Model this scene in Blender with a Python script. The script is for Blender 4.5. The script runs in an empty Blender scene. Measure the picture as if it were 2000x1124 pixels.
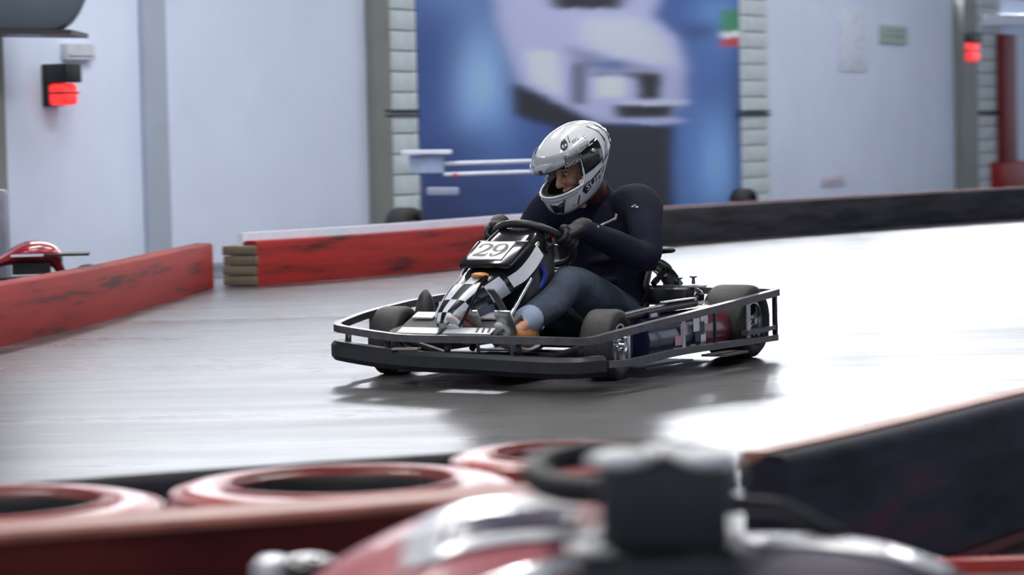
import bpy, bmesh, math, random
import numpy as np
from mathutils import Vector, Matrix, Euler

random.seed(7)
SC = bpy.context.scene
COL = SC.collection

# ------------------------------------------------------------------ camera
K = 5300.0            # focal length in pixels of the 2000 px wide frame
CAM_H = 0.90
PITCH = math.atan((562 - 270) / K)
ROLL = math.radians(1.3)
_f = Vector((0, math.cos(PITCH), -math.sin(PITCH)))
_u0 = Vector((0, math.sin(PITCH), math.cos(PITCH)))
_r0 = Vector((1, 0, 0))
_up = _u0 * math.cos(ROLL) + _r0 * math.sin(ROLL)
_rt = _r0 * math.cos(ROLL) - _u0 * math.sin(ROLL)
cam_data = bpy.data.cameras.new('camera')
cam_data.sensor_width = 36.0
cam_data.sensor_fit = 'HORIZONTAL'
cam_data.lens = 36.0 * K / 2000.0
cam_data.clip_end = 300
cam_data.dof.use_dof = True
cam_data.dof.focus_distance = 10.35
cam_data.dof.aperture_fstop = 4.0
cam_data.dof.aperture_ratio = 0.55
cam = bpy.data.objects.new('camera', cam_data)
COL.objects.link(cam)
cam.matrix_world = Matrix(((_rt.x, _up.x, -_f.x, 0), (_rt.y, _up.y, -_f.y, 0),
                           (_rt.z, _up.z, -_f.z, CAM_H), (0, 0, 0, 1)))
SC.camera = cam

# ------------------------------------------------------------------ world, exposure
world = bpy.data.worlds.new('hall_daylight')
SC.world = world
world.use_nodes = True
_bg = world.node_tree.nodes['Background']
_bg.inputs[0].default_value = (0.74, 0.83, 1.0, 1)
_bg.inputs[1].default_value = 0.85
SC.view_settings.view_transform = 'Standard'
SC.view_settings.look = 'None'
SC.view_settings.gamma = 1.0
SC.view_settings.use_curve_mapping = False
SC.view_settings.exposure = 0.16
WINDOW_GLOW = 35.0
LAMP_GLOW = 47.0


# ------------------------------------------------------------------ measuring: a photo pixel on a known plane
def ray(px, py):
    return _f + _rt * ((px - 1000) / K) - _up * ((py - 562) / K)

def gz(px, py, z=0.0):
    d = ray(px, py)
    return Vector((0, 0, CAM_H)) + d * ((z - CAM_H) / d.z)

def aty(px, py, Y):
    d = ray(px, py)
    return Vector((0, 0, CAM_H)) + d * (Y / d.y)

WA, WM = 24.7, 1.772                       # back wall: Y = WA + WM * X
WD = Vector((1, WM, 0)).normalized()
WN = Vector((WM, -1, 0)).normalized()      # towards the track
def wp(s, off=0.0, z=0.0):
    return Vector((0, WA, 0)) + WD * s + WN * off + Vector((0, 0, z))
def ws(px, py, off=0.0):                   # -> (s, z) on the wall, or on a plane `off` in front of it
    d = ray(px, py)
    o = Vector((0, WA, 0)) + WN * off - Vector((0, 0, CAM_H))
    t = o.dot(WN) / d.dot(WN)
    q = Vector((0, 0, CAM_H)) + d * t
    return (q - Vector((0, WA, 0))).dot(WD), q.z

# ------------------------------------------------------------------ materials
def lin(c):
    return tuple(((v / 255) / 12.92 if v / 255 <= 0.04045 else ((v / 255 + 0.055) / 1.055) ** 2.4) for v in c)

MATS = {}
def mat(name, col, rough=0.5, metal=0.0, var=0.12, scale=12.0, bump=0.0, bscale=80.0, coat=0.0,
        emit=0.0, stretch=(1, 1, 1), spec=0.5, col2=None):
    """Principled with a noise-driven colour variation and optional noise bump."""
    if name in MATS:
        return MATS[name]
    m = bpy.data.materials.new(name)
    m.use_nodes = True
    nt = m.node_tree
    b = nt.nodes['Principled BSDF']
    tc = nt.nodes.new('ShaderNodeTexCoord')
    mp = nt.nodes.new('ShaderNodeMapping')
    mp.inputs['Scale'].default_value = stretch
    nt.links.new(tc.outputs['Object'], mp.inputs['Vector'])
    nz = nt.nodes.new('ShaderNodeTexNoise')
    nz.inputs['Scale'].default_value = scale
    nz.inputs['Detail'].default_value = 5
    nt.links.new(mp.outputs[0], nz.inputs['Vector'])
    rp = nt.nodes.new('ShaderNodeValToRGB')
    rp.color_ramp.elements[0].position = 0.3
    rp.color_ramp.elements[1].position = 0.7
    c = col
    if col2 is None:
        a = tuple(v * (1 - var) for v in c)
        d = tuple(min(1, v * (1 + var)) for v in c)
    else:
        a, d = c, col2
    rp.color_ramp.elements[0].color = (*a, 1)
    rp.color_ramp.elements[1].color = (*d, 1)
    nt.links.new(nz.outputs['Fac'], rp.inputs['Fac'])
    nt.links.new(rp.outputs['Color'], b.inputs['Base Color'])
    b.inputs['Roughness'].default_value = rough
    b.inputs['Metallic'].default_value = metal
    b.inputs['Specular IOR Level'].default_value = spec
    b.inputs['Coat Weight'].default_value = coat
    b.inputs['Coat Roughness'].default_value = 0.08
    if emit:
        nt.links.new(rp.outputs['Color'], b.inputs['Emission Color'])
        b.inputs['Emission Strength'].default_value = emit
    if bump:
        n2 = nt.nodes.new('ShaderNodeTexNoise')
        n2.inputs['Scale'].default_value = bscale
        n2.inputs['Detail'].default_value = 4
        nt.links.new(mp.outputs[0], n2.inputs['Vector'])
        bp = nt.nodes.new('ShaderNodeBump')
        bp.inputs['Strength'].default_value = bump
        bp.inputs['Distance'].default_value = 0.01
        nt.links.new(n2.outputs['Fac'], bp.inputs['Height'])
        nt.links.new(bp.outputs['Normal'], b.inputs['Normal'])
    MATS[name] = m
    return m

# ------------------------------------------------------------------ mesh building
def catmull(pts, n, closed=False):
    pts = [Vector(p) for p in pts]
    out = []
    N = len(pts)
    segs = N if closed else N - 1
    for i in range(segs):
        if closed:
            p0, p1, p2, p3 = pts[(i - 1) % N], pts[i], pts[(i + 1) % N], pts[(i + 2) % N]
        else:
            p1, p2 = pts[i], pts[i + 1]
            p0 = pts[i - 1] if i > 0 else p1 * 2 - p2
            p3 = pts[i + 2] if i + 2 < N else p2 * 2 - p1
        for k in range(n):
            t = k / n
            out.append(0.5 * ((2 * p1) + (p2 - p0) * t + (2 * p0 - 5 * p1 + 4 * p2 - p3) * t * t
                              + (3 * p1 - p0 - 3 * p2 + p3) * t ** 3))
    if not closed:
        out.append(pts[-1].copy())
    return out

class MB:
    def __init__(self):
        self.v, self.f, self.mi = [], [], []
    def add(self, vs, fs, mi=0):
        o = len(self.v)
        self.v += [tuple(p) for p in vs]
        self.f += [tuple(o + i for i in f) for f in fs]
        self.mi += [mi] * len(fs)
        return self
    def box(self, c, s, rot=None, mi=0):
        c = Vector(c)
        R = rot if rot is not None else Matrix.Identity(3)
        vs = [c + R @ Vector((x * s[0] / 2, y * s[1] / 2, z * s[2] / 2))
              for x in (-1, 1) for y in (-1, 1) for z in (-1, 1)]
        return self.add(vs, [(0, 1, 3, 2), (4, 6, 7, 5), (0, 4, 5, 1), (2, 3, 7, 6), (0, 2, 6, 4), (1, 5, 7, 3)], mi)
    def rings(self, rings, caps=True, closed=False, mi=0):
        n = len(rings[0])
        vs = [p for r in rings for p in r]
        fs = []
        R = len(rings)
        for i in range(R if closed else R - 1):
            a, b = i * n, ((i + 1) % R) * n
            for j in range(n):
                fs.append((a + j, a + (j + 1) % n, b + (j + 1) % n, b + j))
        if caps and not closed:
            fs.append(tuple(reversed(range(n))))
            fs.append(tuple((R - 1) * n + j for j in range(n)))
        return self.add(vs, fs, mi)
    def sweep(self, pts, prof, closed=False, up=(0, 0, 1), mi=0, caps=True):
        """prof: function(i, t) -> list of (side, up) offsets"""
        pts = [Vector(p) for p in pts]
        N = len(pts)
        rr = []
        prev = None
        for i in range(N):
            if closed:
                t = pts[(i + 1) % N] - pts[i - 1]
            else:
                t = pts[min(i + 1, N - 1)] - pts[max(i - 1, 0)]
            t.normalize()
            u = Vector(up) if up is not None else (prev if prev is not None else (Vector((0, 0, 1)) if abs(t.z) < .9 else Vector((1, 0, 0))))
            s = t.cross(u)
            if s.length < 1e-4:
                s = t.cross(Vector((1, 0.1, 0)))
            s.normalize()
            w = s.cross(t).normalized()
            if up is None:
                prev = w
            rr.append([pts[i] + s * a + w * b for a, b in prof(i, i / max(1, N - 1))])
        return self.rings(rr, caps, closed, mi)
    def tube(self, pts, r, n=10, closed=False, mi=0):
        rf = r if callable(r) else (lambda i, t: r)
        return self.sweep(pts, lambda i, t: [(rf(i, t) * math.cos(2 * math.pi * k / n), rf(i, t) * math.sin(2 * math.pi * k / n)) for k in range(n)],
                          closed, None, mi)
    def bar(self, pts, w, h, closed=False, mi=0):
        return self.sweep(pts, lambda i, t: [(-w / 2, -h / 2), (w / 2, -h / 2), (w / 2, h / 2), (-w / 2, h / 2)], closed, (0, 0, 1), mi)
    def lathe(self, prof, c=(0, 0, 0), axis='y', n=28, mi=0, closed=False):
        """prof: list of (axial, radius)"""
        c = Vector(c)
        rr = []
        for a, r in prof:
            ring = []
            for k in range(n):
                t = 2 * math.pi * k / n
                x, y = r * math.cos(t), r * math.sin(t)
                p = {'y': (x, a, -y), 'z': (x, y, a), 'x': (a, x, y)}[axis]
                ring.append(c + Vector(p))
            rr.append(ring)
        return self.rings(rr, not closed, closed, mi)
    def limb(self, pts, radii, n=14, sub=4, mi=0):
        """rounded elliptical limb through pts; radii: (side, up) or a number for each point"""
        rad = [(r, r) if not isinstance(r, tuple) else r for r in radii]
        P = catmull(pts, sub)
        Rr = catmull([(a, b, 0) for a, b in rad], sub)
        # rounded ends
        t0 = (P[1] - P[0]).normalized(); t1 = (P[-1] - P[-2]).normalized()
        ext0 = [(P[0] - t0 * max(Rr[0][:2]) * e, Rr[0] * q) for e, q in ((.9, .35), (.6, .75))]
        ext1 = [(P[-1] + t1 * max(Rr[-1][:2]) * e, Rr[-1] * q) for e, q in ((.6, .75), (.9, .35))]
        P2 = [a for a, _ in ext0] + P + [a for a, _ in ext1]
        R2 = [b for _, b in ext0] + Rr + [b for _, b in ext1]
        return self.sweep(P2, lambda i, t: [(R2[i][0] * math.cos(2 * math.pi * k / n), R2[i][1] * math.sin(2 * math.pi * k / n)) for k in range(n)], False, None, mi)
    def ellipsoid(self, c, r, rot=None, n=16, m=10, mi=0):
        R = rot if rot is not None else Matrix.Identity(3)
        c = Vector(c)
        rr = []
        for i in range(1, m):
            t = math.pi * i / m
            rr.append([c + R @ Vector((r[0] * math.sin(t) * math.cos(2 * math.pi * k / n), r[1] * math.sin(t) * math.sin(2 * math.pi * k / n), -r[2] * math.cos(t))) for k in range(n)])
        return self.rings(rr, True, False, mi)
    def grid(self, P, mi=0, solid=False):
        n, m = len(P), len(P[0])
        return self.add([p for r in P for p in r], [(i * m + j, i * m + j + 1, (i + 1) * m + j + 1, (i + 1) * m + j) for i in range(n - 1) for j in range(m - 1)], mi)
    def mesh(self, name):
        me = bpy.data.meshes.new(name)
        me.from_pydata(self.v, [], self.f)
        for p, i in zip(me.polygons, self.mi):
            p.material_index = i
        bm = bmesh.new(); bm.from_mesh(me)
        bmesh.ops.recalc_face_normals(bm, faces=bm.faces)
        bm.to_mesh(me); bm.free()
        me.update()
        return me
    def build(self, name, mats, parent=None, smooth=40, bevel=0.0, solid=0.0, sub=0, remesh=0.0, relax=0, segs=2):
        me = self.mesh(name)
        for m in (mats if isinstance(mats, (list, tuple)) else [mats]):
            me.materials.append(m)
        o = bpy.data.objects.new(name, me)
        COL.objects.link(o)
        if remesh:
            md = o.modifiers.new('r', 'REMESH'); md.mode = 'VOXEL'; md.voxel_size = remesh
            if relax:
                ms = o.modifiers.new('s', 'SMOOTH'); ms.factor = .5; ms.iterations = relax
        if solid:
            ms = o.modifiers.new('t', 'SOLIDIFY'); ms.thickness = solid; ms.offset = -1
        if bevel:
            mb = o.modifiers.new('b', 'BEVEL'); mb.width = bevel; mb.segments = segs; mb.limit_method = 'ANGLE'; mb.angle_limit = math.radians(35)
        if sub:
            ss = o.modifiers.new('u', 'SUBSURF'); ss.levels = sub; ss.render_levels = sub
        if remesh or solid or bevel or sub:
            dg = bpy.context.evaluated_depsgraph_get()
            me2 = bpy.data.meshes.new_from_object(o.evaluated_get(dg))
            o.modifiers.clear()
            o.data = me2
            bpy.data.meshes.remove(me)
            me2.name = name
            me = me2
        if smooth:
            me.polygons.foreach_set('use_smooth', [True] * len(me.polygons))
            if smooth < 179:
                me.set_sharp_from_angle(angle=math.radians(smooth))
        if parent is not None:
            o.parent = parent
        return o

def tag(o, label, cat, group=None):
    o['label'] = label; o['category'] = cat
    if group:
        o['group'] = group
    return o
def struct(o, label=None):
    o['kind'] = 'structure'
    if label:
        o['label'] = label
    return o
def empty(name, loc=(0, 0, 0), rz=0.0):
    o = bpy.data.objects.new(name, None)
    COL.objects.link(o)
    o.location = loc
    o.rotation_euler = (0, 0, rz)
    o.empty_display_size = 0.1
    return o
def copy_tree(o, parent=None):
    c = o.copy(); COL.objects.link(c); c.parent = parent
    for ch in list(o.children):
        copy_tree(ch, c)
    return c
def split_loose(o):
    """every loose piece of a mesh becomes an object of its own beside it"""
    bm = bmesh.new(); bm.from_mesh(o.data)
    seen = set(); comps = []
    for v in bm.verts:
        if v in seen: continue
        st = [v]; comp = []
        seen.add(v)
        while st:
            a = st.pop(); comp.append(a)
            for e in a.link_edges:
                b_ = e.other_vert(a)
                if b_ not in seen:
                    seen.add(b_); st.append(b_)
        comps.append(comp)
    out = [o]
    data = []
    for comp in comps:
        ids = {v.index: i for i, v in enumerate(comp)}
        fs = {f for v in comp for f in v.link_faces}
        data.append(([v.co[:] for v in comp], [[ids[v.index] for v in f.verts] for f in fs], [f.smooth for f in fs]))
    bm.free()
    for i, (vs, fs, sm) in enumerate(data):
        me = bpy.data.meshes.new(o.name); me.from_pydata(vs, [], fs)
        me.polygons.foreach_set('use_smooth', sm)
        for m in o.data.materials: me.materials.append(m)
        if i == 0:
            first = me
        else:
            c = bpy.data.objects.new(o.name.split('.')[0], me); COL.objects.link(c); c.parent = o.parent
            c.matrix_local = o.matrix_local.copy()
            out.append(c)
    o.data = first
    return out
def text_mesh(s, size=1.0, extrude=0.0):
    cu = bpy.data.curves.new('t', 'FONT')
    cu.body = s; cu.size = size; cu.align_x = 'CENTER'; cu.align_y = 'CENTER'
    cu.resolution_u = 3; cu.extrude = extrude
    o = bpy.data.objects.new('t', cu); COL.objects.link(o)
    dg = bpy.context.evaluated_depsgraph_get()
    me = bpy.data.meshes.new_from_object(o.evaluated_get(dg))
    bpy.data.objects.remove(o)
    vs = [v.co.copy() for v in me.vertices]; fs = [tuple(p.vertices) for p in me.polygons]
    bpy.data.meshes.remove(me)
    return vs, fs

# ================================================================== the hall
M_wall = mat('white_painted_wall', (.71, .79, .98), .55, var=.04, scale=1.5)
M_col = mat('grey_steel_column', lin((128, 132, 128)), .5, var=.06, scale=3)
M_col2 = mat('pale_grey_post', lin((168, 178, 196)), .5, var=.05, scale=3)
M_block = mat('pale_block', lin((205, 216, 222)), .75, var=.07, scale=9, bump=.2, bscale=40)
M_mortar = mat('dark_mortar', lin((95, 105, 115)), .9)
M_ceil = mat('dark_ceiling', (.10, .105, .115), .8, var=.1, scale=1)
M_upper = mat('dark_upper_cladding', (.09, .095, .11), .7, var=.1, scale=2)
M_frame = mat('window_frame_grey', (.16, .17, .19), .5)
M_glow = mat('daylit_frosted_pane', (.90, .93, 1.0), .4, var=.03, scale=2, emit=WINDOW_GLOW)
M_black = mat('black_paint', (.012, .012, .015), .45, var=.3)

# floor: sealed concrete, worn and streaked along the driving line
def floor_mat():
    m = bpy.data.materials.new('sealed_concrete_track'); m.use_nodes = True
    nt = m.node_tree; b = nt.nodes['Principled BSDF']
    tc = nt.nodes.new('ShaderNodeTexCoord')
    mp = nt.nodes.new('ShaderNodeMapping')
    mp.inputs['Rotation'].default_value = (0, 0, math.radians(-42))
    mp.inputs['Scale'].default_value = (.20, 1.0, 1)
    nt.links.new(tc.outputs['Object'], mp.inputs['Vector'])
    n1 = nt.nodes.new('ShaderNodeTexNoise'); n1.inputs['Scale'].default_value = 1.6; n1.inputs['Detail'].default_value = 5; n1.inputs['Roughness'].default_value = .62
    nt.links.new(mp.outputs[0], n1.inputs['Vector'])
    rp = nt.nodes.new('ShaderNodeValToRGB')
    e = rp.color_ramp.elements
    e[0].position = .36; e[0].color = (.012, .011, .012, 1)
    e[1].position = .62; e[1].color = (.13, .118, .13, 1)
    e2 = rp.color_ramp.elements.new(.47); e2.color = (.045, .041, .044, 1)
    nt.links.new(n1.outputs['Fac'], rp.inputs['Fac'])
    n3 = nt.nodes.new('ShaderNodeTexNoise'); n3.inputs['Scale'].default_value = 60; n3.inputs['Detail'].default_value = 3
    nt.links.new(tc.outputs['Object'], n3.inputs['Vector'])
    mx = nt.nodes.new('ShaderNodeMixRGB'); mx.blend_type = 'MULTIPLY'; mx.inputs['Fac'].default_value = .25
    nt.links.new(rp.outputs['Color'], mx.inputs[1]); nt.links.new(n3.outputs['Color'], mx.inputs[2])
    nt.links.new(mx.outputs[0], b.inputs['Base Color'])
    rr = nt.nodes.new('ShaderNodeMapRange')
    rr.inputs['From Min'].default_value = .35; rr.inputs['From Max'].default_value = .65
    rr.inputs['To Min'].default_value = .37; rr.inputs['To Max'].default_value = .255
    nt.links.new(n1.outputs['Fac'], rr.inputs['Value'])
    # broad darker patches of laid-down rubber
    n4 = nt.nodes.new('ShaderNodeTexNoise'); n4.inputs['Scale'].default_value = .5; n4.inputs['Detail'].default_value = 3
    nt.links.new(mp.outputs[0], n4.inputs['Vector'])
    r4 = nt.nodes.new('ShaderNodeMapRange'); r4.inputs['From Min'].default_value = .38; r4.inputs['From Max'].default_value = .58
    r4.inputs['To Min'].default_value = .30; r4.inputs['To Max'].default_value = 1.15
    nt.links.new(n4.outputs['Fac'], r4.inputs['Value'])
    m4 = nt.nodes.new('ShaderNodeVectorMath'); m4.operation = 'SCALE'
    nt.links.new(mx.outputs[0], m4.inputs[0]); nt.links.new(r4.outputs[0], m4.inputs['Scale'])
    nt.links.new(m4.outputs[0], b.inputs['Base Color'])
    nt.links.new(rr.outputs[0], b.inputs['Roughness'])
    bp = nt.nodes.new('ShaderNodeBump'); bp.inputs['Strength'].default_value = .06; bp.inputs['Distance'].default_value = .01
    nt.links.new(n3.outputs['Fac'], bp.inputs['Height']); nt.links.new(bp.outputs['Normal'], b.inputs['Normal'])
    return m
b = MB()
b.grid([[(x, y, 0) for y in (-6, 12, 50)] for x in (-14, 0, 22)])
fl = struct(b.build('floor', floor_mat(), smooth=0), 'worn grey sealed concrete kart track floor')

# back wall, oblique to the view
S0, S1 = -12.0, 24.0
WH = 2.62
b = MB()
q = [wp(S0, 0, 0), wp(S1, 0, 0), wp(S1, 0, WH), wp(S0, 0, WH), wp(S0, -.25, 0), wp(S1, -.25, 0), wp(S1, -.25, WH), wp(S0, -.25, WH)]
b.add(q, [(0, 1, 2, 3), (5, 4, 7, 6), (3, 2, 6, 7), (0, 4, 5, 1), (0, 3, 7, 4), (1, 5, 6, 2)])
wall_back = struct(b.build('wall_back', M_wall, smooth=0), 'white painted back wall of the kart hall')

# daylit frosted clerestory glazing above the wall (out of the frame, mirrored by the floor)
WIN = 0
def window(s0, s1, z0, z1, cols):
    global WIN
    WIN += 1
    fr = MB()
    fr.box(wp((s0 + s1) / 2, -.12, (z0 + z1) / 2), (.01, .01, .01))
    fr = MB()
    Rw = Matrix((WD, WN, (0, 0, 1))).transposed()
    t = .07
    fr.box(wp((s0 + s1) / 2, -.12, z0 + t / 2), (s1 - s0, .14, t), Rw)
    fr.box(wp((s0 + s1) / 2, -.12, z1 - t / 2), (s1 - s0, .14, t), Rw)
    w = (s1 - s0) / cols
    for i in range(cols + 1):
        fr.box(wp(min(max(s0 + i * w, s0 + t / 2), s1 - t / 2), -.12, (z0 + z1) / 2), (t, .14, z1 - z0), Rw)
    o = struct(fr.build('window_%d' % WIN, M_frame, smooth=0), 'grey framed high window of frosted daylit panes, or added glowing strip at the left')
    for i in range(cols):
        p = MB()
        p.box(wp(s0 + (i + .5) * w, -.12, (z0 + z1) / 2), (w - t, .02, z1 - z0 - 2 * t), Rw)
        p.build('pane', M_glow, o, smooth=0)
ZC = 5.6
def upper_wall(s0, s1, z0, z1, n):
    b = MB()
    Rw = Matrix((WD, WN, (0, 0, 1))).transposed()
    b.box(wp((s0 + s1) / 2, -.125, (z0 + z1) / 2), (s1 - s0, .25, z1 - z0), Rw)
    struct(b.build('trim_%d' % n, M_upper, smooth=0), 'dark cladding strip around the high windows')
window(1.2, 8.2, WH, 3.5, 6)
window(8.7, 15.7, WH, 3.5, 6)
window(16.2, 23.8, WH, 3.5, 6)
upper_wall(S0, 1.2, WH, 2.92, 10)
upper_wall(8.2, 8.7, WH, 3.5, 11)
upper_wall(15.7, 16.2, WH, 3.5, 12)
window(-7.0, .9, 2.92, 3.45, 6)  # added glowing strip, no known window here; lightens the left floor
upper_wall(.9, 1.2, 2.92, 3.45, 13)
upper_wall(S0, -7.0, 2.92, 3.45, 14)
upper_wall(S0, 1.2, 3.45, 3.5, 16)
upper_wall(S0, S1, 3.5, ZC, 15)

# ceiling; unseen linear lamps added to light the wall, kart and foreground
b = MB()
b.grid([[(x, y, ZC) for y in (-6, 20, 50)] for x in (-14, 4, 22)])
struct(b.build('ceiling', M_ceil, smooth=0, solid=.1), 'dark hall ceiling')
M_added_lamp = mat('added_lamp_diffuser', (1, .98, .97), .4, var=.02, emit=LAMP_GLOW)
M_added_lampbody = mat('added_lamp_housing', (.5, .5, .5), .5)
added_lamp0 = None
for i, (x, y) in enumerate([(-1.2, 3.4), (-2.2, 7.5), (1.4, 8.5), (-1.0, 12.5), (2.6, 13.5), (0.5, 17.5), (5.0, 19.5), (-2.0, 16.0), (3.4, 24.5), (6.5, 29.0)]):
    if added_lamp0 is None:
        L0 = empty('added_lamp', (x, y, ZC - .5))
        h = MB(); h.box((0, 0, .04), (.34, 2.6, .06)); h.build('housing', M_added_lampbody, L0, bevel=.01)
        d = MB(); d.box((0, 0, -.005), (.28, 2.5, .03)); d.build('added_diffuser', M_added_lamp, L0, bevel=.008)
        for yy in (-1, 1):
            w = MB(); w.tube([(0, yy, .07), (0, yy, .5)], .006, 6); w.build('hanger', M_frame, L0)
        added_lamp0 = L0; o = L0
    else:
        o = copy_tree(added_lamp0); o.location = (x, y, ZC - .5)
    o.rotation_euler = (0, 0, math.radians(-30))
    tag(o, 'added linear ceiling lamp, unseen, hanging over the kart track', 'ceiling lamp', 'added ceiling lamps over the track')

# columns and block piers on the wall
Rw = Matrix((WD, WN, (0, 0, 1))).transposed()
def column(n, pxa, pxb, m, depth, label):
    sa, sb = ws(pxa, 220, depth)[0], ws(pxb, 220, depth)[0]
    b = MB(); b.box(wp((sa + sb) / 2, depth / 2, WH / 2), (sb - sa, depth, WH), Rw)
    o = b.build('trim_%d' % n, m, smooth=0, bevel=.012)
    return struct(o, label)
column(1, 287, 330, M_col2, .06, 'pale grey post on the white wall at left')
column(2, 736, 767, M_col, .10, 'olive grey steel column left of the blue banner')
column(3, 1884, 1911, M_col, .14, 'grey steel column under the red lamp at right')
column(4, -40, 12, M_col, .12, 'grey steel column at the left edge of the wall')
COURSE = .1737
def pier(n, pxa, pxb, label):
    sa, sb = ws(pxa, 220, .09)[0], ws(pxb, 220, .09)[0]
    b = MB(); b.box(wp((sa + sb) / 2, .03, WH / 2), (sb - sa - .02, .06, WH), Rw)
    o = struct(b.build('trim_%d' % n, M_mortar, smooth=0), label)
    me = None
    zc = ws((pxa + pxb) / 2, 221)[1]
    z = zc - 20 * COURSE
    while z < WH - .05:
        if z > 0:
            if me is None:
                k = MB(); k.box((0, 0, 0), (sb - sa, .09, COURSE - .010), Rw)
                br = k.build('block', M_block, o, bevel=.008); me = br.data
            else:
                br = bpy.data.objects.new('block', me); COL.objects.link(br); br.parent = o
            br.location = wp((sa + sb) / 2, .045, z + COURSE / 2)
        z += COURSE
    return sa, sb, zc
pr = [pier(5, 766, 817, 'pale block pier left of the blue banner'),
      pier(6, 1449, 1502, 'pale block pier right of the blue banner'),
      pier(7, 1911, 1958, 'pale block pier beside the dark red post')]
for i, (sa, sb, zc) in enumerate(pr):
    ce = empty('cable_pair', (0, 0, 0))
    for dz in (-.02, .02):
        b = MB(); b.tube([wp(sa - .12, .105, zc + dz), wp(sb + .02, .105, zc + dz)], .009, 8); b.build('cable', M_black, ce)
    tag(ce, ['pair of thin black cables across the block pier left of banner',
        'pair of thin black cables across the block pier right of banner', 'pair of thin black cables across the block pier by red post'][i], 'cable', 'cables across the block piers')

# ------------------------------------------------------------------ banner with a car picture
def banner():
    x0, x1, y0, y1 = 800, 1465, -70, 452
    st = 3
    W = (x1 - x0) // st; Hh = (y1 - y0) // st
    gx = x0 + np.arange(W) * st; gy = y0 + np.arange(Hh) * st
    X, Y = np.meshgrid(gx, gy)
    img = np.zeros((Hh, W, 3)); img[:] = lin((58, 84, 140))
    def blur(a, sx, sy):
        def k1(a, s, ax):
            if s <= 0: return a
            r = int(3 * s / st) + 1
            t = np.arange(-r, r + 1) * st
            w = np.exp(-.5 * (t / s) ** 2); w /= w.sum()
            pad = [(0, 0)] * a.ndim; pad[ax] = (r, r)
            b = np.pad(a, pad, mode='edge')
            return np.apply_along_axis(lambda v: np.convolve(v, w, 'valid'), ax, b)
        return k1(k1(a, sx, 1), sy, 0)
    def poly(pts, col, sx=9, sy=3, al=1.0):
        nonlocal img
        msk = np.zeros((Hh, W), bool)
        n = len(pts)
        for i in range(n):
            (xa, ya), (xb, yb) = pts[i], pts[(i + 1) % n]
            if ya == yb: continue
            c = ((ya > Y) != (yb > Y)) & (X < (xb - xa) * (Y - ya) / (yb - ya) + xa)
            msk ^= c
        a = blur(msk.astype(float), sx, sy)[..., None] * al
        img = img * (1 - a) + np.array(lin(col)) * a
    def ell(cx, cy, rx, ry, col, al=1.0, p=2):
        nonlocal img
        d = ((X - cx) / rx) ** 2 + ((Y - cy) / ry) ** 2
        a = np.exp(-d ** (p / 2))[..., None] * al
        img = img * (1 - a) + np.array(lin(col)) * a
    ell(840, 120, 60, 160, (52, 74, 128), .9)
    ell(870, -30, 90, 60, (95, 125, 170), .8)
    ell(935, 175, 55, 130, (140, 172, 212), .95)
    ell(950, 265, 50, 60, (88, 128, 185), .6)
    ell(880, 300, 120, 50, (48, 68, 120), .8)
    ell(900, 410, 150, 50, (36, 46, 84), .9)
    ell(950, 395, 70, 30, (52, 84, 140), .8)
    ell(1390, 320, 55, 110, (118, 158, 208), .95)
    ell(1340, 300, 30, 160, (84, 116, 172), .6)
    ell(1400, 40, 60, 60, (100, 140, 190), .9)
    ell(1360, 60, 50, 22, (48, 70, 120), .8)
    ell(1445, 230, 18, 220, (46, 64, 112), .8)
    ell(1380, 130, 40, 30, (80, 112, 170), .5)
    # the car body
    poly([(955, -70), (1320, -70), (1270, 30), (1320, 75), (1335, 130), (1330, 200), (1290, 238), (1150, 232), (1080, 205), (1010, 165), (985, 100), (965, 40)], (160, 164, 196), 12, 4)
    poly([(1050, -70), (1235, -70), (1205, 17), (1075, 14)], (34, 34, 46), 12, 3)
    poly([(1130, 35), (1240, 30), (1300, 75), (1320, 130), (1190, 120), (1130, 80)], (178, 184, 216), 14, 8)
    poly([(1020, 95), (1085, 100), (1095, 190), (1030, 160)], (182, 188, 222), 9, 6)
    poly([(1095, 85), (1150, 100), (1300, 138), (1150, 142), (1110, 110)], (128, 132, 158), 12, 5)
    poly([(1110, 120), (1140, 120), (1140, 205), (1110, 200)], (92, 94, 120), 8, 4)
    poly([(1140, 118), (1215, 122), (1210, 132), (1145, 130)], (84, 110, 160), 9, 3)
    poly([(1150, 140), (1240, 142), (1245, 152), (1160, 150)], (70, 76, 96), 9, 3)
    poly([(1158, 148), (1215, 148), (1215, 190), (1160, 190)], (186, 194, 226), 8, 4)
    poly([(1236, 142), (1288, 142), (1284, 194), (1244, 194)], (30, 34, 42), 8, 3)
    poly([(1195, 206), (1315, 204), (1302, 228), (1200, 228)], (28, 30, 42), 9, 3)
    poly([(1210, 196), (1335, 192), (1335, 202), (1215, 204)], (176, 182, 214), 9, 2)
    poly([(1145, 232), (1190, 233), (1320, 229), (1335, 236), (1280, 243), (1160, 240)], (158, 164, 196), 9, 2)
    poly([(995, 160), (1040, 178), (1100, 208), (1150, 234), (1110, 250), (1050, 240), (1000, 225)], (28, 28, 38), 9, 5)
    # shadow under the car and dark pillar
    poly([(1075, 240), (1310, 244), (1308, 452), (1160, 452), (1090, 330)], (29, 29, 42), 9, 4)
    poly([(805, 320), (1000, 330), (1060, 452), (805, 452)], (38, 48, 88), 14, 10, .5)
    # little flag
    poly([(1405, 20), (1448, 20), (1448, 62), (1405, 62)], (58, 128, 92), 7, 3)
    poly([(1405, 60), (1452, 60), (1452, 74), (1405, 74)], (214, 216, 226), 6, 2)
    poly([(1405, 74), (1448, 74), (1448, 90), (1405, 90)], (170, 62, 70), 6, 2)
    img = blur(img, 4, 1.5)
    edge = [ws(817, 430), ws(1450, 395)]
    s0, s1 = ws(815, 220, .05)[0], ws(1451, 220, .05)[0]
    # mesh in wall coordinates, colours looked up per vertex
    NX, NZ = 200, 150
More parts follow.
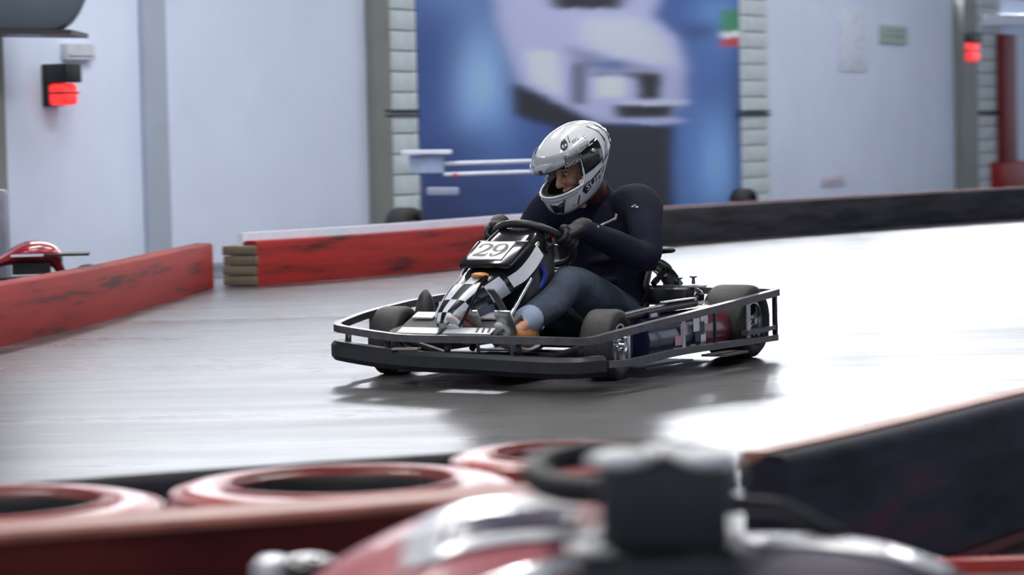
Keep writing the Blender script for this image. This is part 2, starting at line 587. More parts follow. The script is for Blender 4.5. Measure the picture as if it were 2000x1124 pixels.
    z0, z1 = .12, WH - .02
    vs, cs = [], []
    # wall point -> photo pixel for lookup of the printed colour
    for j in range(NZ + 1):
        for i in range(NX + 1):
            P = wp(s0 + (s1 - s0) * i / NX, .05, z0 + (z1 - z0) * j / NZ)
            d = P - Vector((0, 0, CAM_H))
            zz = d.dot(_f)
            px = 1000 + K * d.dot(_rt) / zz; py = 562 - K * d.dot(_up) / zz
            a = min(max(int((px - x0) / st), 0), W - 1); c = min(max(int((py - y0) / st), 0), Hh - 1)
            vs.append(P); cs.append(img[c, a])
    b = MB()
    b.add(vs, [(j * (NX + 1) + i, j * (NX + 1) + i + 1, (j + 1) * (NX + 1) + i + 1, (j + 1) * (NX + 1) + i) for j in range(NZ) for i in range(NX)])
    m = bpy.data.materials.new('banner_print'); m.use_nodes = True
    nt = m.node_tree
    at = nt.nodes.new('ShaderNodeAttribute'); at.attribute_name = 'print'
    bs = nt.nodes['Principled BSDF']
    nt.links.new(at.outputs['Color'], bs.inputs['Base Color'])
    bs.inputs['Roughness'].default_value = .55
    me = b.mesh('banner')
    me.materials.append(m)
    ca = me.color_attributes.new('print', 'FLOAT_COLOR', 'POINT')
    g = np.ones((len(vs), 4)); g[:, :3] = np.clip((np.array(cs) * 1.62) ** 1.10, 0, .9)
    ca.data.foreach_set('color', g.astype(np.float32).ravel())
    o = bpy.data.objects.new('banner', me); COL.objects.link(o)
    md = o.modifiers.new('t', 'SOLIDIFY'); md.thickness = .02; md.offset = -1
    tag(o, 'big blue printed banner with the front of a silver white car', 'banner')
PRINT_GAIN = 1.38
banner()

# ================================================================== barriers round the track
def scuffed(name, c1, c2, c3, scale=3.0, stretch=(1, 1, 6), rough=.65, lo=.36, hi=.60, spec=.2):
    m = bpy.data.materials.new(name); m.use_nodes = True
    nt = m.node_tree; b = nt.nodes['Principled BSDF']
    tc = nt.nodes.new('ShaderNodeTexCoord'); mp = nt.nodes.new('ShaderNodeMapping')
    mp.inputs['Scale'].default_value = stretch
    nt.links.new(tc.outputs['Object'], mp.inputs['Vector'])
    n = nt.nodes.new('ShaderNodeTexNoise'); n.inputs['Scale'].default_value = scale; n.inputs['Detail'].default_value = 6; n.inputs['Roughness'].default_value = .6
    nt.links.new(mp.outputs[0], n.inputs['Vector'])
    r = nt.nodes.new('ShaderNodeValToRGB'); e = r.color_ramp.elements
    e[0].position = lo; e[0].color = (*c1, 1); e[1].position = hi; e[1].color = (*c3, 1)
    k = e.new((lo + hi) / 2 - .03); k.color = (*c2, 1)
    nt.links.new(n.outputs['Fac'], r.inputs['Fac']); nt.links.new(r.outputs['Color'], b.inputs['Base Color'])
    b.inputs['Roughness'].default_value = rough
    b.inputs['Specular IOR Level'].default_value = spec
    return m
M_red = scuffed('scuffed_red_belt', (.05, .010, .010), (.21, .015, .014), (.28, .020, .017), 2.2, (1, .5, 7), lo=.33)
M_redtop = mat('red_edge', (.28, .05, .045), .5)
M_blk = scuffed('scuffed_black_belt', (.008, .008, .011), (.016, .016, .021), (.032, .032, .042), 2.0, (1, .5, 6))
M_bolt = mat('bolt_steel', (.3, .3, .32), .35, 1.0)
M_white = mat('white_plastic', (.74, .80, .93), .4, var=.04)

def barrier(name, pts, h, th, m, label, cat='barrier', cap=None, n=6, capname='edge_strip', group=None):
    P = catmull(pts, n)
    r = .014
    b = MB()
    b.sweep(P, lambda i, t: [(-th, 0.0), (0, 0.0), (0, h - r), (-r, h), (-th + r, h), (-th, h - r)])
    o = b.build(name, m, smooth=50)
    tag(o, label, cat, group)
    if cap:
        c = MB()
        c.sweep(P, lambda i, t: [(-th + .0, h - .03), (-th - .05, h - .03), (-th - .05, h + cap[0]), (-th, h + cap[0])])
        c.build(capname, cap[1], o, smooth=50)
    return o
HB = .285
pl = [gz(-330, 745), gz(-120, 706), gz(0, 678), gz(196, 630), gz(336, 588), gz(418, 563)]
barrier('track_barrier', pl, HB, .12, M_red, 'scuffed red belt barrier curving in at the far left', n=5)
pm = [gz(503, 559), gz(700, 543), gz(880, 525), gz(1010, 511.5), gz(1080, 504)]
barrier('track_barrier', pm, HB, .12, M_red, 'scuffed red belt barrier behind the kart number plate', cap=(.05, M_white), n=5)
pb = [gz(1082, 503.5), gz(1300, 480), gz(1650, 452), gz(2000, 427), gz(2350, 404)]
barrier('track_barrier', pb, HB + .012, .12, M_blk, 'long black belt barrier running to the right behind the driver', cap=(.012, mat('dull_red_edge', (.20, .035, .045), .5)), n=6)

# olive wooden block closing the gap between the two red barriers
b = MB()
a0, a1 = gz(424, 561), gz(500, 560.5)
tt = (a1 - a0).normalized(); ss = Vector((-tt.y, tt.x, 0))
Rb = Matrix((tt, ss, (0, 0, 1))).transposed()
cc = (a0 + a1) / 2 + ss * .16
L = (a1 - a0).length
ob = empty('gap_block', (cc.x, cc.y, 0), math.atan2(tt.y, tt.x))
tag(ob, 'olive brown timber stack in the gap between two red barriers', 'timber stack')
M_olive = mat('olive_timber', lin((108, 98, 82)), .7, var=.2, scale=6, stretch=(1, 1, 8), bump=.2)
for i in range(4):
    k = MB(); k.box((random.uniform(-.006, .006), 0, .034 + i * .064), (L - .04, .2, .058)); k.build('timber', M_olive, ob, bevel=.006)

# ------------------------------------------------------------------ things behind the barrier, on the wall
def signal(px, py0, py1, off, label, split, wf=.6):
    s, z1 = ws(px, py0); _, z0 = ws(px, py1)
    h = z1 - z0; w = h * wf
    base = wp(s, .0, z0)
    e = empty('signal_lamp', base, math.atan2(WD.y, WD.x))
    tag(e, label, 'signal lamp', 'red signal lamps on the back wall')
    # local x along wall, local -y towards the track
    k = MB(); k.box((0, -.03, h * .5), (w * 1.02, .06, h * 1.0)); k.build('back_box', M_black, e, bevel=.008)
    k = MB(); k.box((0, -.12, h * (split + 1) / 2), (w, .20, h * (1 - split))); k.build('hood', M_black, e, bevel=.012)
    k = MB(); k.box((0, -.11, h * split * .5), (w * .94, .16, h * split * .94)); ln = k.build('lens', M_redlit, e, bevel=.03, segs=3)
    k = MB(); k.box((0, -.11, h * split * .56), (w * 1.0, .17, h * .05)); k.build('lens_band', M_redband, e, bevel=.006)
    return e
M_redlit = mat('lit_red_lens', (1.0, .035, .035), .3, var=.15, scale=5, emit=.9)
M_redband = mat('dark_red_band', (.25, .01, .012), .4)
signal(96, 126, 208, .1, 'red signal lamp with tall black hood at left', .55)
signal(1876, 65, 122, .1, 'bright red signal lamp with flat black hood at right', .68, 1.15)

def wall_plate(name, px0, py0, px1, py1, m, label, cat, th=.03, off=0.0, inner=None):
    s0, za = ws(px0, (py0 + py1) / 2); s1, zb = ws(px1, (py0 + py1) / 2)
    zt = ws((px0 + px1) / 2, py0)[1]; zd = ws((px0 + px1) / 2, py1)[1]
    e = empty(name, wp((s0 + s1) / 2, off, zd), math.atan2(WD.y, WD.x))
    tag(e, label, cat)
    w, h = s1 - s0, zt - zd
    k = MB(); k.box((0, -th / 2, h / 2), (w, th, h)); k.build('panel', m, e, bevel=.006)
    if inner:
        for (u, v, uw, vh, mm) in inner:
            k = MB(); k.box((u * w, -th - .004, v * h), (uw * w, .008, vh * h)); k.build('marking', mm, e)
    return e
M_green = mat('pale_green_plate', lin((168, 190, 180)), .5, var=.06)
M_green2 = mat('green_print', lin((140, 168, 155)), .5)
wall_plate('exit_sign', 1716, 50, 1768, 86, M_green, 'pale green sign plate on the white wall at right', 'sign', inner=[(0, .72, .8, .14, M_green2), (0, .42, .8, .14, M_green2)])
M_card = mat('pale_card', lin((196, 200, 208)), .6)
wall_plate('wall_box', 118, 86, 172, 118, M_card, 'pale junction box above the left red signal lamp', 'junction box', th=.06, inner=[(0, .3, .9, .08, M_col2)])
wall_plate('paper_notice', 1604, 343, 1648, 366, mat('faded_notice', lin((206, 200, 218)), .6), 'small faded notice low on the white wall', 'notice', th=.012, inner=[(0, .5, .7, .2, mat('faded_print', lin((188, 178, 200)), .6))])
wall_plate('wall_panel', 1637, 18, 1690, 140, mat('hatch_white', (.70, .76, .90), .55), 'tall pale panel high on the white wall', 'panel', th=.02)

# dark grey hanging heater with a rounded end, top left
M_heat = mat('heater_grey', lin((84, 94, 104)), .5, var=.08, scale=4)
e = empty('hanging_heater', wp(0, 0, 0)); tag(e, 'dark grey rounded air heater hanging at the upper left corner', 'heater')
e.location = (0, 0, 0)
YH = 17.6
prof = [(-60, -40), (176, -40), (170, -8), (160, 14), (146, 34), (128, 48), (108, 58), (-60, 57)]
k = MB()
for a, yy in (('n', YH), ('f', YH + .8)):
    pass
front = [aty(x, y, YH) for x, y in prof]
k.rings([front, [p + Vector((-.14, .8, 0)) for p in front]])
k.build('casing', M_heat, e, bevel=.02)
k = MB()
t0, t1 = aty(-60, 58, YH - .01), aty(112, 60, YH - .01)
k.bar([t0 + Vector((.1, .3, -.012)), t1 + Vector((.1, .3, -.012))], .7, .03)
k.build('bottom_edge', mat('heater_edge', (.03, .033, .04), .4), e)
for x in (-20, 90):
    k = MB(); p = aty(x, -38, YH + .4); k.tube([p, (p.x, p.y, ZC)], .01, 6); k.build('hanger', M_frame, e)

# dark red post at the right with a red foot
s0 = ws(1962, 200, .2)[0]; s1 = ws(1984, 200, .2)[0]
e = empty('red_post', wp((s0 + s1) / 2, .16, 0), math.atan2(WD.y, WD.x)); tag(e, 'dark red square post at the right edge by the block pier', 'post')
zt = ws(1965, 70)[1]
M_dred = mat('dark_red_paint', lin((120, 30, 42)), .5)
k = MB(); k.box((0, 0, zt / 2), (s1 - s0, .12, zt)); k.build('shaft', M_dred, e, bevel=.01)
k = MB(); k.box((0, 0, .22), ((s1 - s0) * 2.2, .24, .44)); k.build('foot', mat('red_foot', lin((150, 26, 30)), .5), e, bevel=.05)
# pale pipe crossing above the post
p0, p1 = ws(1905, 40), ws(2060, 40)
k = MB()
k.bar([wp(p0[0], .12, p0[1]), wp(p1[0], .12, p1[1])], .08, .16)
tag(k.build('wall_duct', M_white, bevel=.02), 'pale horizontal duct above the dark red post', 'duct')

# white two rail stand behind the barrier left of the driver
Yr = 20.6
e = empty('rail_stand', aty(835, 430, Yr)); e.location.z = 0
tag(e, 'white two rail stand in front of the blue banner', 'rail stand')
off = e.location.copy()
def la(x, y, Y=Yr):
    return aty(x, y, Y) - off
k = MB()
for y in (319, 340):
    k.tube([la(868, y + 1), la(1085, y - 5, Yr + .5)], .016, 8)
split_loose(k.build('rail', M_white, e))
k = MB(); A = la(782, 297); B = la(884, 347); k.box(((A.x + B.x) / 2, 0, (A.z + B.z) / 2), (abs(B.x - A.x), .12, .035)); k.v = []; k.f = []; k.mi = []
for yy, hh in ((298, .035), (344, .05)):
    A = la(784, yy); B = la(882, yy - 1)
    k.bar([A, B], .16, hh)
for xx in (800, 835, 868):
    A = la(xx, 300); B = la(xx, 342)
    k.bar([A, (A + B) / 2 + Vector((.001, 0, 0)), B], .02, .05)
split_loose(k.build('end_box_bar', M_white, e, bevel=.005))
k = MB(); k.box(tuple((la(800, 321) + la(866, 321)) / 2 + Vector((0, .02, 0))), (.26, .05, .14)); k.build('end_panel', mat('pale_blue_panel', lin((176, 192, 226)), .5), e, bevel=.01)
k = MB(); k.ellipsoid(la(889, 343), (.022, .03, .02)); k.build('red_tip', mat('red_plastic', lin((190, 70, 90)), .4), e)
k = MB(); k.bar([la(834, 374), la(896, 374)], .08, .06); k.build('lower_bar', mat('grey_lilac', lin((150, 155, 182)), .5), e, bevel=.01)
k = MB()
for xx in (822, 872, 1040):
    A = la(xx, 342); k.tube([A, (A.x, A.y, 0.0)], .012, 6)
split_loose(k.build('leg', mat('dark_blue_tube', (.03, .045, .09), .4), e))

# dark tyres leaning at the feet of the piers
M_tyre = mat('tyre_rubber', (.014, .014, .016), .62, var=.25, scale=30, bump=.15, bscale=60)
def tyre_prof(r, w, rb):
    return [(-w * .42, rb), (-w * .5, rb + (r - rb) * .25), (-w * .5, rb + (r - rb) * .7), (-w * .42, r * .97), (-w * .3, r), (w * .3, r), (w * .42, r * .97), (w * .5, rb + (r - rb) * .7), (w * .5, rb + (r - rb) * .25), (w * .42, rb)]
for px, py, Y, label, rr in ((792, 428, 21.2, 'dark tyre lying at the foot of the left block pier', .19), (1452, 385, 27.4, 'dark tyre standing at the foot of the right block pier', .17)):
    P = aty(px, py, Y)
    e = empty('spare_tyre', (P.x, P.y, rr), 0); e.rotation_euler = (0, 0, math.radians(60))
    tag(e, label, 'tyre', 'dark tyres by the wall')
    k = MB(); k.lathe(tyre_prof(rr, .2, rr * .55), n=32, closed=True); k.build('tyre', M_tyre, e, smooth=60)
    k = MB(); k.lathe([(-.06, rr * .55), (-.02, rr * .2), (.02, rr * .2), (.06, rr * .55)], n=24, closed=True); k.build('wheel_disc', M_frame, e)

# parked red kart nose and grey post far left behind the barrier
P = aty(62, 530, 14.6)
e = empty('parked_kart', (P.x, P.y, 0), math.radians(8)); tag(e, 'red kart parked behind the left barrier with black tray', 'kart')
k = MB(); k.limb([(-.16, 0, .30), (-.02, 0, .345), (.10, 0, .33), (.14, 0, .27)], [(.16, .03), (.18, .06), (.14, .06), (.08, .03)]); k.build('fairing', mat('kart_red', lin((150, 40, 52)), .25, coat=.6), e, smooth=180)
k = MB(); k.bar([(-.10, -.19, .335), (.07, -.19, .335)], .012, .012); k.build('stripe_or_sheen', M_white, e)
k = MB(); k.box((.1, 0, .33), (.42, .3, .012)); k.build('tray', M_black, e)
k = MB()
for sx in (-.3, .3):
    for sy in (-.3, .3):
        k.lathe(tyre_prof(.13, .12, .07), (sx, sy, .13), n=20, closed=True)
split_loose(k.build('wheel', M_tyre, e, smooth=60))
k = MB(); k.box((0, 0, .16), (.66, .5, .1)); k.build('chassis', M_black, e, bevel=.02)
k = MB(); k.box((0, 0, .26), (.2, .2, .06)); k.build('mount', M_black, e)
P = aty(8, 500, 15.2)
k = MB(); k.box((P.x - .05, P.y, .34), (.16, .14, .68))
tag(k.build('grey_bollard', mat('bollard_grey', lin((128, 132, 148)), .5), bevel=.03), 'grey bollard at the left edge beside the parked red kart', 'bollard')

# ================================================================== the racing kart (local x forward, y left, z up)
HEAD = math.radians(30)
FW = Vector((-math.sin(HEAD), -math.cos(HEAD), 0)); LF = Vector((math.cos(HEAD), -math.sin(HEAD), 0))
KO = gz(1186, 742) - LF * .46
KRZ = math.atan2(FW.y, FW.x)
kart = empty('racing_kart', (KO.x, KO.y, 0), KRZ)
tag(kart, 'black go-kart with number 29 driven by a helmeted person', 'kart')

M_frameK = mat('kart_black_metal', (.035, .034, .038), .34, .55, var=.25, scale=20)
M_rail = mat('worn_grey_rail', (.12, .112, .115), .34, .65, var=.2, scale=25)
M_bump = mat('bumper_black_plastic', (.016, .017, .020), .42, var=.25, scale=14)
M_alu = mat('aluminium', (.62, .62, .64), .28, 1.0, var=.1, scale=30)
M_chrome = mat('chrome', (.85, .85, .88), .08, 1.0, var=.03)
M_gloss = mat('gloss_black', (.012, .012, .014), .14, var=.2, coat=.7)
M_grayplate = mat('grey_step_plate', lin((96, 99, 97)), .75, var=.15, spec=.25)
M_light = mat('light_step_strip', lin((205, 205, 210)), .4, .2, var=.06)
M_whiteg = mat('gloss_white', (.78, .79, .84), .12, var=.03, coat=.5)
M_blue = mat('blue_hose', (.02, .04, .35), .35)
M_orange = mat('amber_lens', (.55, .22, .05), .3)

def KP(name, mb, m, parent=None, label=None, **kw):
    o = mb.build(name, m, parent if parent is not None else kart, **kw)
    if label: o['label'] = label
    return o

# chassis
k = MB()
for s in (-1, 1):
    k.tube(catmull([(.34, s * .2, .075), (.1, s * .22, .06), (-.2, s * .28, .055), (-.9, s * .3, .06), (-1.14, s * .28, .09)], 5), .015, 10)
for x in (.22, -.35, -.75, -1.1):
    k.tube([(x, -.3, .062), (x, .3, .062)], .014, 10)
KP('chassis_frame', k, M_frameK)
k = MB(); k.box((-.08, 0, .045), (.8, .5, .006)); KP('floor_tray', k, M_grayplate)
k = MB(); k.tube([(-1.03, -.45, .14), (-1.03, .45, .14)], .02, 12); KP('rear_axle', k, M_alu)
k = MB(); k.tube([(0, -.42, .13), (0, -.24, .08), (0, .24, .08), (0, .42, .13)], .016, 10); KP('front_axle', k, M_frameK)

# perimeter guard: upper rail, front bumper, lower rails, posts
up = [(.30, -.53, .200), (.335, -.43, .190), (.38, -.27, .179), (.40, -.14, .173), (.40, .20, .174), (.40, .46, .174), (.365, .575, .172),
      (.22, .615, .186), (-.13, .62, .205), (-.6, .62, .226), (-1.0, .62, .246), (-1.15, .62, .254)]
rear = [(-1.165, .60, .255), (-1.18, .3, .258), (-1.18, -.3, .258), (-1.165, -.60, .258)]
far = [(-1.15, -.6, .258), (-.8, -.595, .262), (-.4, -.58, .256), (0, -.565, .234), (.2, -.557, .212)]
k = MB(); k.bar(catmull(up + rear + far, 3, True), .030, .027, closed=True); KP('guard_rail', k, M_rail, smooth=35)
fb = [(.24, -.54, .118), (.30, -.51, .115), (.38, -.27, .100), (.42, -.05, .093), (.425, .14, .090), (.425, .40, .082), (.40, .53, .080), (.30, .60, .082)]
k = MB()
k.sweep(catmull(fb, 5), lambda i, t: [(a * .034, b2 * .034) for a, b2 in ((-.6, -1.15), (.6, -1.15), (1, -.6), (1, .6), (.6, 1), (-.6, 1), (-1, .6), (-1, -.6))])
KP('front_bumper', k, M_bump, smooth=35, label='thick black wrap-around front bumper')
k = MB(); k.box((.395, -.165, .134), (.05, .10, .006), Euler((0, 0, .3)).to_matrix()); KP('bumper_sticker', k, mat('dusty_sticker', lin((170, 150, 150)), .5))
k = MB()
for (x, y) in ((.30, -.50), (.37, -.28), (.40, .0), (.40, .3), (.37, .54)):
    k.tube([(x - .03, y, .175), (x - .02, y, .10)], .012, 8)
split_loose(KP('bumper_stay', k, M_frameK))
for s, nm in ((1, 'near'), (-1, 'far')):
    k = MB()
    k.bar(catmull([(.28, .605, .082) if s > 0 else (.22, -.535, .1), (.1, s * (.62 if s > 0 else .57), .078), (-.3, s * .62, .084), (-.8, s * .62, .078), (-1.16, s * .615, .072)], 4), .028, .024)
    KP('side_rail', k, M_rail, smooth=35)
k = MB(); k.bar([(-1.165, .615, .072), (-1.18, .3, .074), (-1.18, -.3, .074), (-1.165, -.615, .072)], .026, .024); KP('rear_rail', k, M_rail)
k = MB(); k.bar([(-.86, .62, .112), (-1.0, .62, .113), (-1.168, .61, .114), (-1.18, .3, .114), (-1.18, -.3, .114)], .030, .018); KP('rear_mid_rail', k, M_rail)
for (x, y, z0, z1, w, m) in ((-1.165, .612, .06, .255, .018, M_frameK), (-1.165, -.6, .06, .255, .018, M_frameK), (-.93, .605, .084, .24, .014, M_light),
                          (-.35, .605, .084, .214, .012, M_light), (.1, .605, .08, .19, .010, M_alu), (-.62, .605, .084, .225, .012, M_frameK),
                          (-.5, -.58, .084, .256, .016, M_frameK), (0, -.57, .084, .23, .016, M_frameK)):
    k = MB(); k.box((x, y, (z0 + z1) / 2), (w, w, z1 - z0)); KP('guard_post', k, m, bevel=.003)

# wheels
M_rim = mat('polished_rim', (.72, .73, .78), .16, 1.0, var=.08, scale=40)
def wheel(name, c, r, w, rb, steer=0.0, side=1, label=None):
    k = MB(); k.lathe(tyre_prof(r, w, rb), n=40, closed=True)
    o = KP(name, k, M_tyreK, smooth=50, label=label)
    o.location = c; o.rotation_euler = (0, 0, steer)
    k = MB()
    k.lathe([(-w * .44, rb * 1.02), (-w * .44, rb * .9), (-w * .2, rb * .82), (w * .2 * 1, rb * .82), (w * .44, rb * .9), (w * .44, rb * 1.02), (w * .3, rb * .98), (-w * .3, rb * .98)], n=32, closed=True)
    for ax in (side * w * .30,):
        for i in range(5):
            a = 2 * math.pi * i / 5 + .3
            d = Vector((math.cos(a), 0, math.sin(a)))
            R = Matrix((d, Vector((0, 1, 0)), d.cross(Vector((0, 1, 0))))).transposed()
            k.box(d * rb * .5 + Vector((0, ax, 0)), (rb * .85, .012, rb * .30), R)
        k.lathe([(ax - .012, rb * .34), (ax + .012, rb * .30)], n=20)
    KP('rim', k, M_rim, o, smooth=35)
    k = MB(); k.lathe([(side * w * .30 + side * .012, rb * .22), (side * w * .30 + side * .035, rb * .15)], n=12); KP('hub_cap', k, M_chrome, o, smooth=35)
    k = MB()
    for i in range(5):
        a = 2 * math.pi * i / 5 + .3 + math.pi / 5
        k.ellipsoid((math.cos(a) * rb * .27, side * (w * .30 + .012), math.sin(a) * rb * .27), (.006, .006, .006), n=6, m=4)
    split_loose(KP('wheel_bolt', k, M_chrome, o))
    return o
M_tyreK = mat('dusty_tyre', (.028, .026, .027), .6, var=.3, scale=25, bump=.2, bscale=50)
ST = math.radians(7)
wheel('front_wheel', (0, .46, .13), .132, .125, .078, ST, 1)
wheel('front_wheel', (0, -.462, .13), .132, .125, .078, ST, -1)
wheel('rear_wheel', (-1.03, .50, .146), .147, .185, .08, 0, 1)
wheel('rear_wheel', (-1.03, -.50, .146), .147, .185, .08, 0, -1)

# stepped foot platform at the nose
k = MB()
k.grid([[(.352, y, .168), (.30, y, .196), (.22, y, .205), (.12, y, .245), (.08, y, .2)] for y in (-.29, -.1, .1, .17)])
KP('foot_platform', k, M_grayplate, solid=.012, smooth=30)
for (x, z, ya, yb) in ((.325, .190, -.238, -.062), (.325, .192, -.036, .165), (.16, .236, -.272, -.18), (.16, .238, -.006, .11)):
    k = MB(); k.box((x, (ya + yb) / 2, z + .004), (.05, yb - ya, .008), Euler((0, .38, 0)).to_matrix())
    KP('step_strip', k, M_light, bevel=.002)
for y in (.10, .125, .15):
    k = MB(); k.box((.325, y, .201), (.034, .008, .004), Euler((0, .38, .3)).to_matrix()); KP('step_slot', k, M_frameK)
k = MB()
for y in (-.25, .0, .15):
    k.tube([(.33, y, .18), (.3, y * .85, .07)], .012, 8)
split_loose(KP('platform_stay', k, M_frameK))
for (x, y) in ((.24, .03), (.24, .17)):
    k = MB(); k.box((x, y, .225), (.012, .07, .10), Euler((0, .5, 0)).to_matrix()); k.tube([(x - .01, y, .22), (x - .05, y, .07)], .008, 8)
    KP('pedal', k, M_alu, bevel=.003)

# dark tear-drop fin standing at the far side
k = MB()
rr = []
for z, wx, wy in ((.17, .030, .034), (.22, .036, .040), (.265, .034, .036), (.295, .024, .024), (.318, .008, .008)):
    rr.append([(-.14 - (z - .2) * .1 + wx * math.cos(2 * math.pi * j / 16), -.415 + wy * math.sin(2 * math.pi * j / 16), z) for j in range(16)])
k.rings(rr)
KP('side_fin', k, mat('pod_dark_grey', (.035, .032, .032), .5, var=.2), smooth=60)
k = MB(); k.box((-.45, -.43, .14), (.7, .14, .14)); KP('side_pod', k, M_bump, bevel=.04, segs=3)

# front fairing with checker print, number plate
def checker_mat():
    m = bpy.data.materials.new('checker_print'); m.use_nodes = True
    nt = m.node_tree; b = nt.nodes['Principled BSDF']
    uv = nt.nodes.new('ShaderNodeUVMap'); uv.uv_map = 'UVMap'
    ck = nt.nodes.new('ShaderNodeTexChecker'); ck.inputs['Scale'].default_value = 1.0
    ck.inputs['Color1'].default_value = (.74, .75, .84, 1); ck.inputs['Color2'].default_value = (.012, .012, .016, 1)
    nz = nt.nodes.new('ShaderNodeTexNoise'); nz.inputs['Scale'].default_value = 6
    mx = nt.nodes.new('ShaderNodeMixRGB'); mx.blend_type = 'MULTIPLY'; mx.inputs[0].default_value = .2
    nt.links.new(uv.outputs[0], ck.inputs['Vector']); nt.links.new(ck.outputs['Color'], mx.inputs[1]); nt.links.new(nz.outputs['Color'], mx.inputs[2])
    nt.links.new(mx.outputs[0], b.inputs['Base Color'])
    b.inputs['Roughness'].default_value = .22; b.inputs['Coat Weight'].default_value = .4
    return m
M_check = checker_mat()
YO = lambda x: -.048 * min(1, max(0, (x - .06) / .24))
cl = [(.335, .228, .032), (.315, .262, .046), (.27, .300, .066), (.20, .350, .090), (.13, .388, .112), (.09, .412, .132), (.05, .434, .146), (-.02, .474, .150), (-.09, .516, .142), (-.16, .552, .130), (-.23, .576, .112), (-.29, .570, .090)]
def fairing():
    NU = 12
    rows = []
    C2 = catmull(cl, 3)
    for i, c in enumerate(C2):
        x, z, w = c
        row = []
        t = (C2[min(i + 1, len(C2) - 1)] - C2[max(i - 1, 0)]); t = Vector((t.x, 0, t.y)).normalized()
        nrm = Vector((-t.z, 0, t.x)); nrm = nrm if nrm.z > 0 else -nrm
        for j in range(NU + 1):
            u = -1 + 2 * j / NU
            # flat crown, rolled edges
            a = abs(u)
            yy = w * (u if a < .8 else math.copysign(.8 + (a - .8) * .7, u))
            dr = .0 if a < .62 else ((a - .62) / .38) ** 1.6 * .075 * min(1, w / .10)
            row.append(Vector((x, yy + YO(x), z)) - nrm * dr - Vector((0, 0, 1)) * (.01 * a * a))
        rows.append(row)
    return rows, C2
rows, C2 = fairing()
k = MB()
n, m_ = len(rows), len(rows[0])
k.grid(rows)
ns = 3 * 4 + 1
k.mi = [1 if i < ns else 0 for i in range(n - 1) for j in range(m_ - 1)]
o = KP('fairing', k, [M_gloss, M_check], smooth=45, label='black front fairing with a black and white checker nose')
uvl = o.data.uv_layers.new(name='UVMap')
idx = {}
for i in range(n):
    for j in range(m_):
        idx[i * m_ + j] = (i / 3.3 + .02, j / 2.6 + .1)
for lp in o.data.loops:
    uvl.data[lp.index].uv = idx[lp.vertex_index]
md = o.modifiers.new('t', 'SOLIDIFY'); md.thickness = .006; md.offset = -1
# white highlight strip on the fairing's near flank
def on_fair(i, u, off):
    c = C2[i]; x, z, w = c
    t = (C2[min(i + 1, len(C2) - 1)] - C2[max(i - 1, 0)]); t = Vector((t.x, 0, t.y)).normalized()
    nrm = Vector((-t.z, 0, t.x)); nrm = nrm if nrm.z > 0 else -nrm
    a = abs(u)
    yy = w * (u if a < .8 else math.copysign(.8 + (a - .8) * .7, u))
    dr = .0 if a < .62 else ((a - .62) / .38) ** 1.6 * .075 * min(1, w / .10)
    return Vector((x, yy + YO(x), z)) - nrm * dr - Vector((0, 0, 1)) * (.01 * a * a) + nrm * off + Vector((0, math.copysign(off, u) * (1 if a > .7 else 0), 0))
k = MB(); k.grid([[on_fair(i, u, .004) for u in (.80, .86, .92, .97)] for i in range(14, 25)]); KP('flank_strip', k, M_whiteg, solid=.002, label='glossy white strip on the fairing flank')
k = MB(); k.grid([[on_fair(i, -u, .004) for u in (.66, .74, .82)] for i in range(2, 30)]); KP('flank_strip', k, M_whiteg, solid=.002)  # rim light along the far edge, painted as a white strip
k = MB(); k.ellipsoid(on_fair(12, .15, .004), (.03, .035, .012)); KP('amber_badge', k, M_orange)

# number plate lies on the slope
pc = Vector((.027, 0, .454)); sl = math.atan2(.074, .135)
PR = Matrix((Vector((0, 1, 0)), Vector((-math.cos(sl), 0, math.sin(sl))), Vector((math.sin(sl), 0, math.cos(sl))))).transposed()   # x: left, y: up the slope, z: normal
SK = -.0
k = MB(); k.box(pc + PR @ Vector((.012, -.004, .014)), (.226, .176, .022), PR); KP('plate_surround', k, M_gloss, bevel=.009)
plate = MB(); plate.box((0, 0, 0), (.150, .128, .006))
po = KP('number_plate', plate, mat('plate_white', (.80, .79, .82), .35, var=.04), bevel=.002, label='white number plate reading 29')
po.matrix_local = Matrix.Translation(pc + PR @ Vector((0, .0, .028))) @ PR.to_4x4()
M_ink = mat('black_ink', (.012, .012, .014), .4)
def stroke(pts, wd, z=.0036, closed=False):
    """flat numeral stroke with a width for every point (thick and thin like a serif face)"""
    P = catmull([(x, y, 0) for x, y in pts], 6, closed)
    Wd = catmull([(w, 0, 0) for w in wd], 6, closed)
    k = MB(); L1, R1 = [], []
    N = len(P)
    for i in range(N):
        t = (P[(i + 1) % N] - P[i - 1]) if closed else (P[min(i + 1, N - 1)] - P[max(i - 1, 0)])
        t.normalize(); s = Vector((-t.y, t.x, 0)); w = Wd[i].x * .66
        L1.append((P[i] + s * w).to_tuple()); R1.append((P[i] - s * w).to_tuple())
    rows_ = [[(a[0], a[1], z), (b_[0], b_[1], z), (b_[0], b_[1], z - .002), (a[0], a[1], z - .002)] for a, b_ in zip(L1, R1)]
    k.rings(rows_, True, closed)
    return k
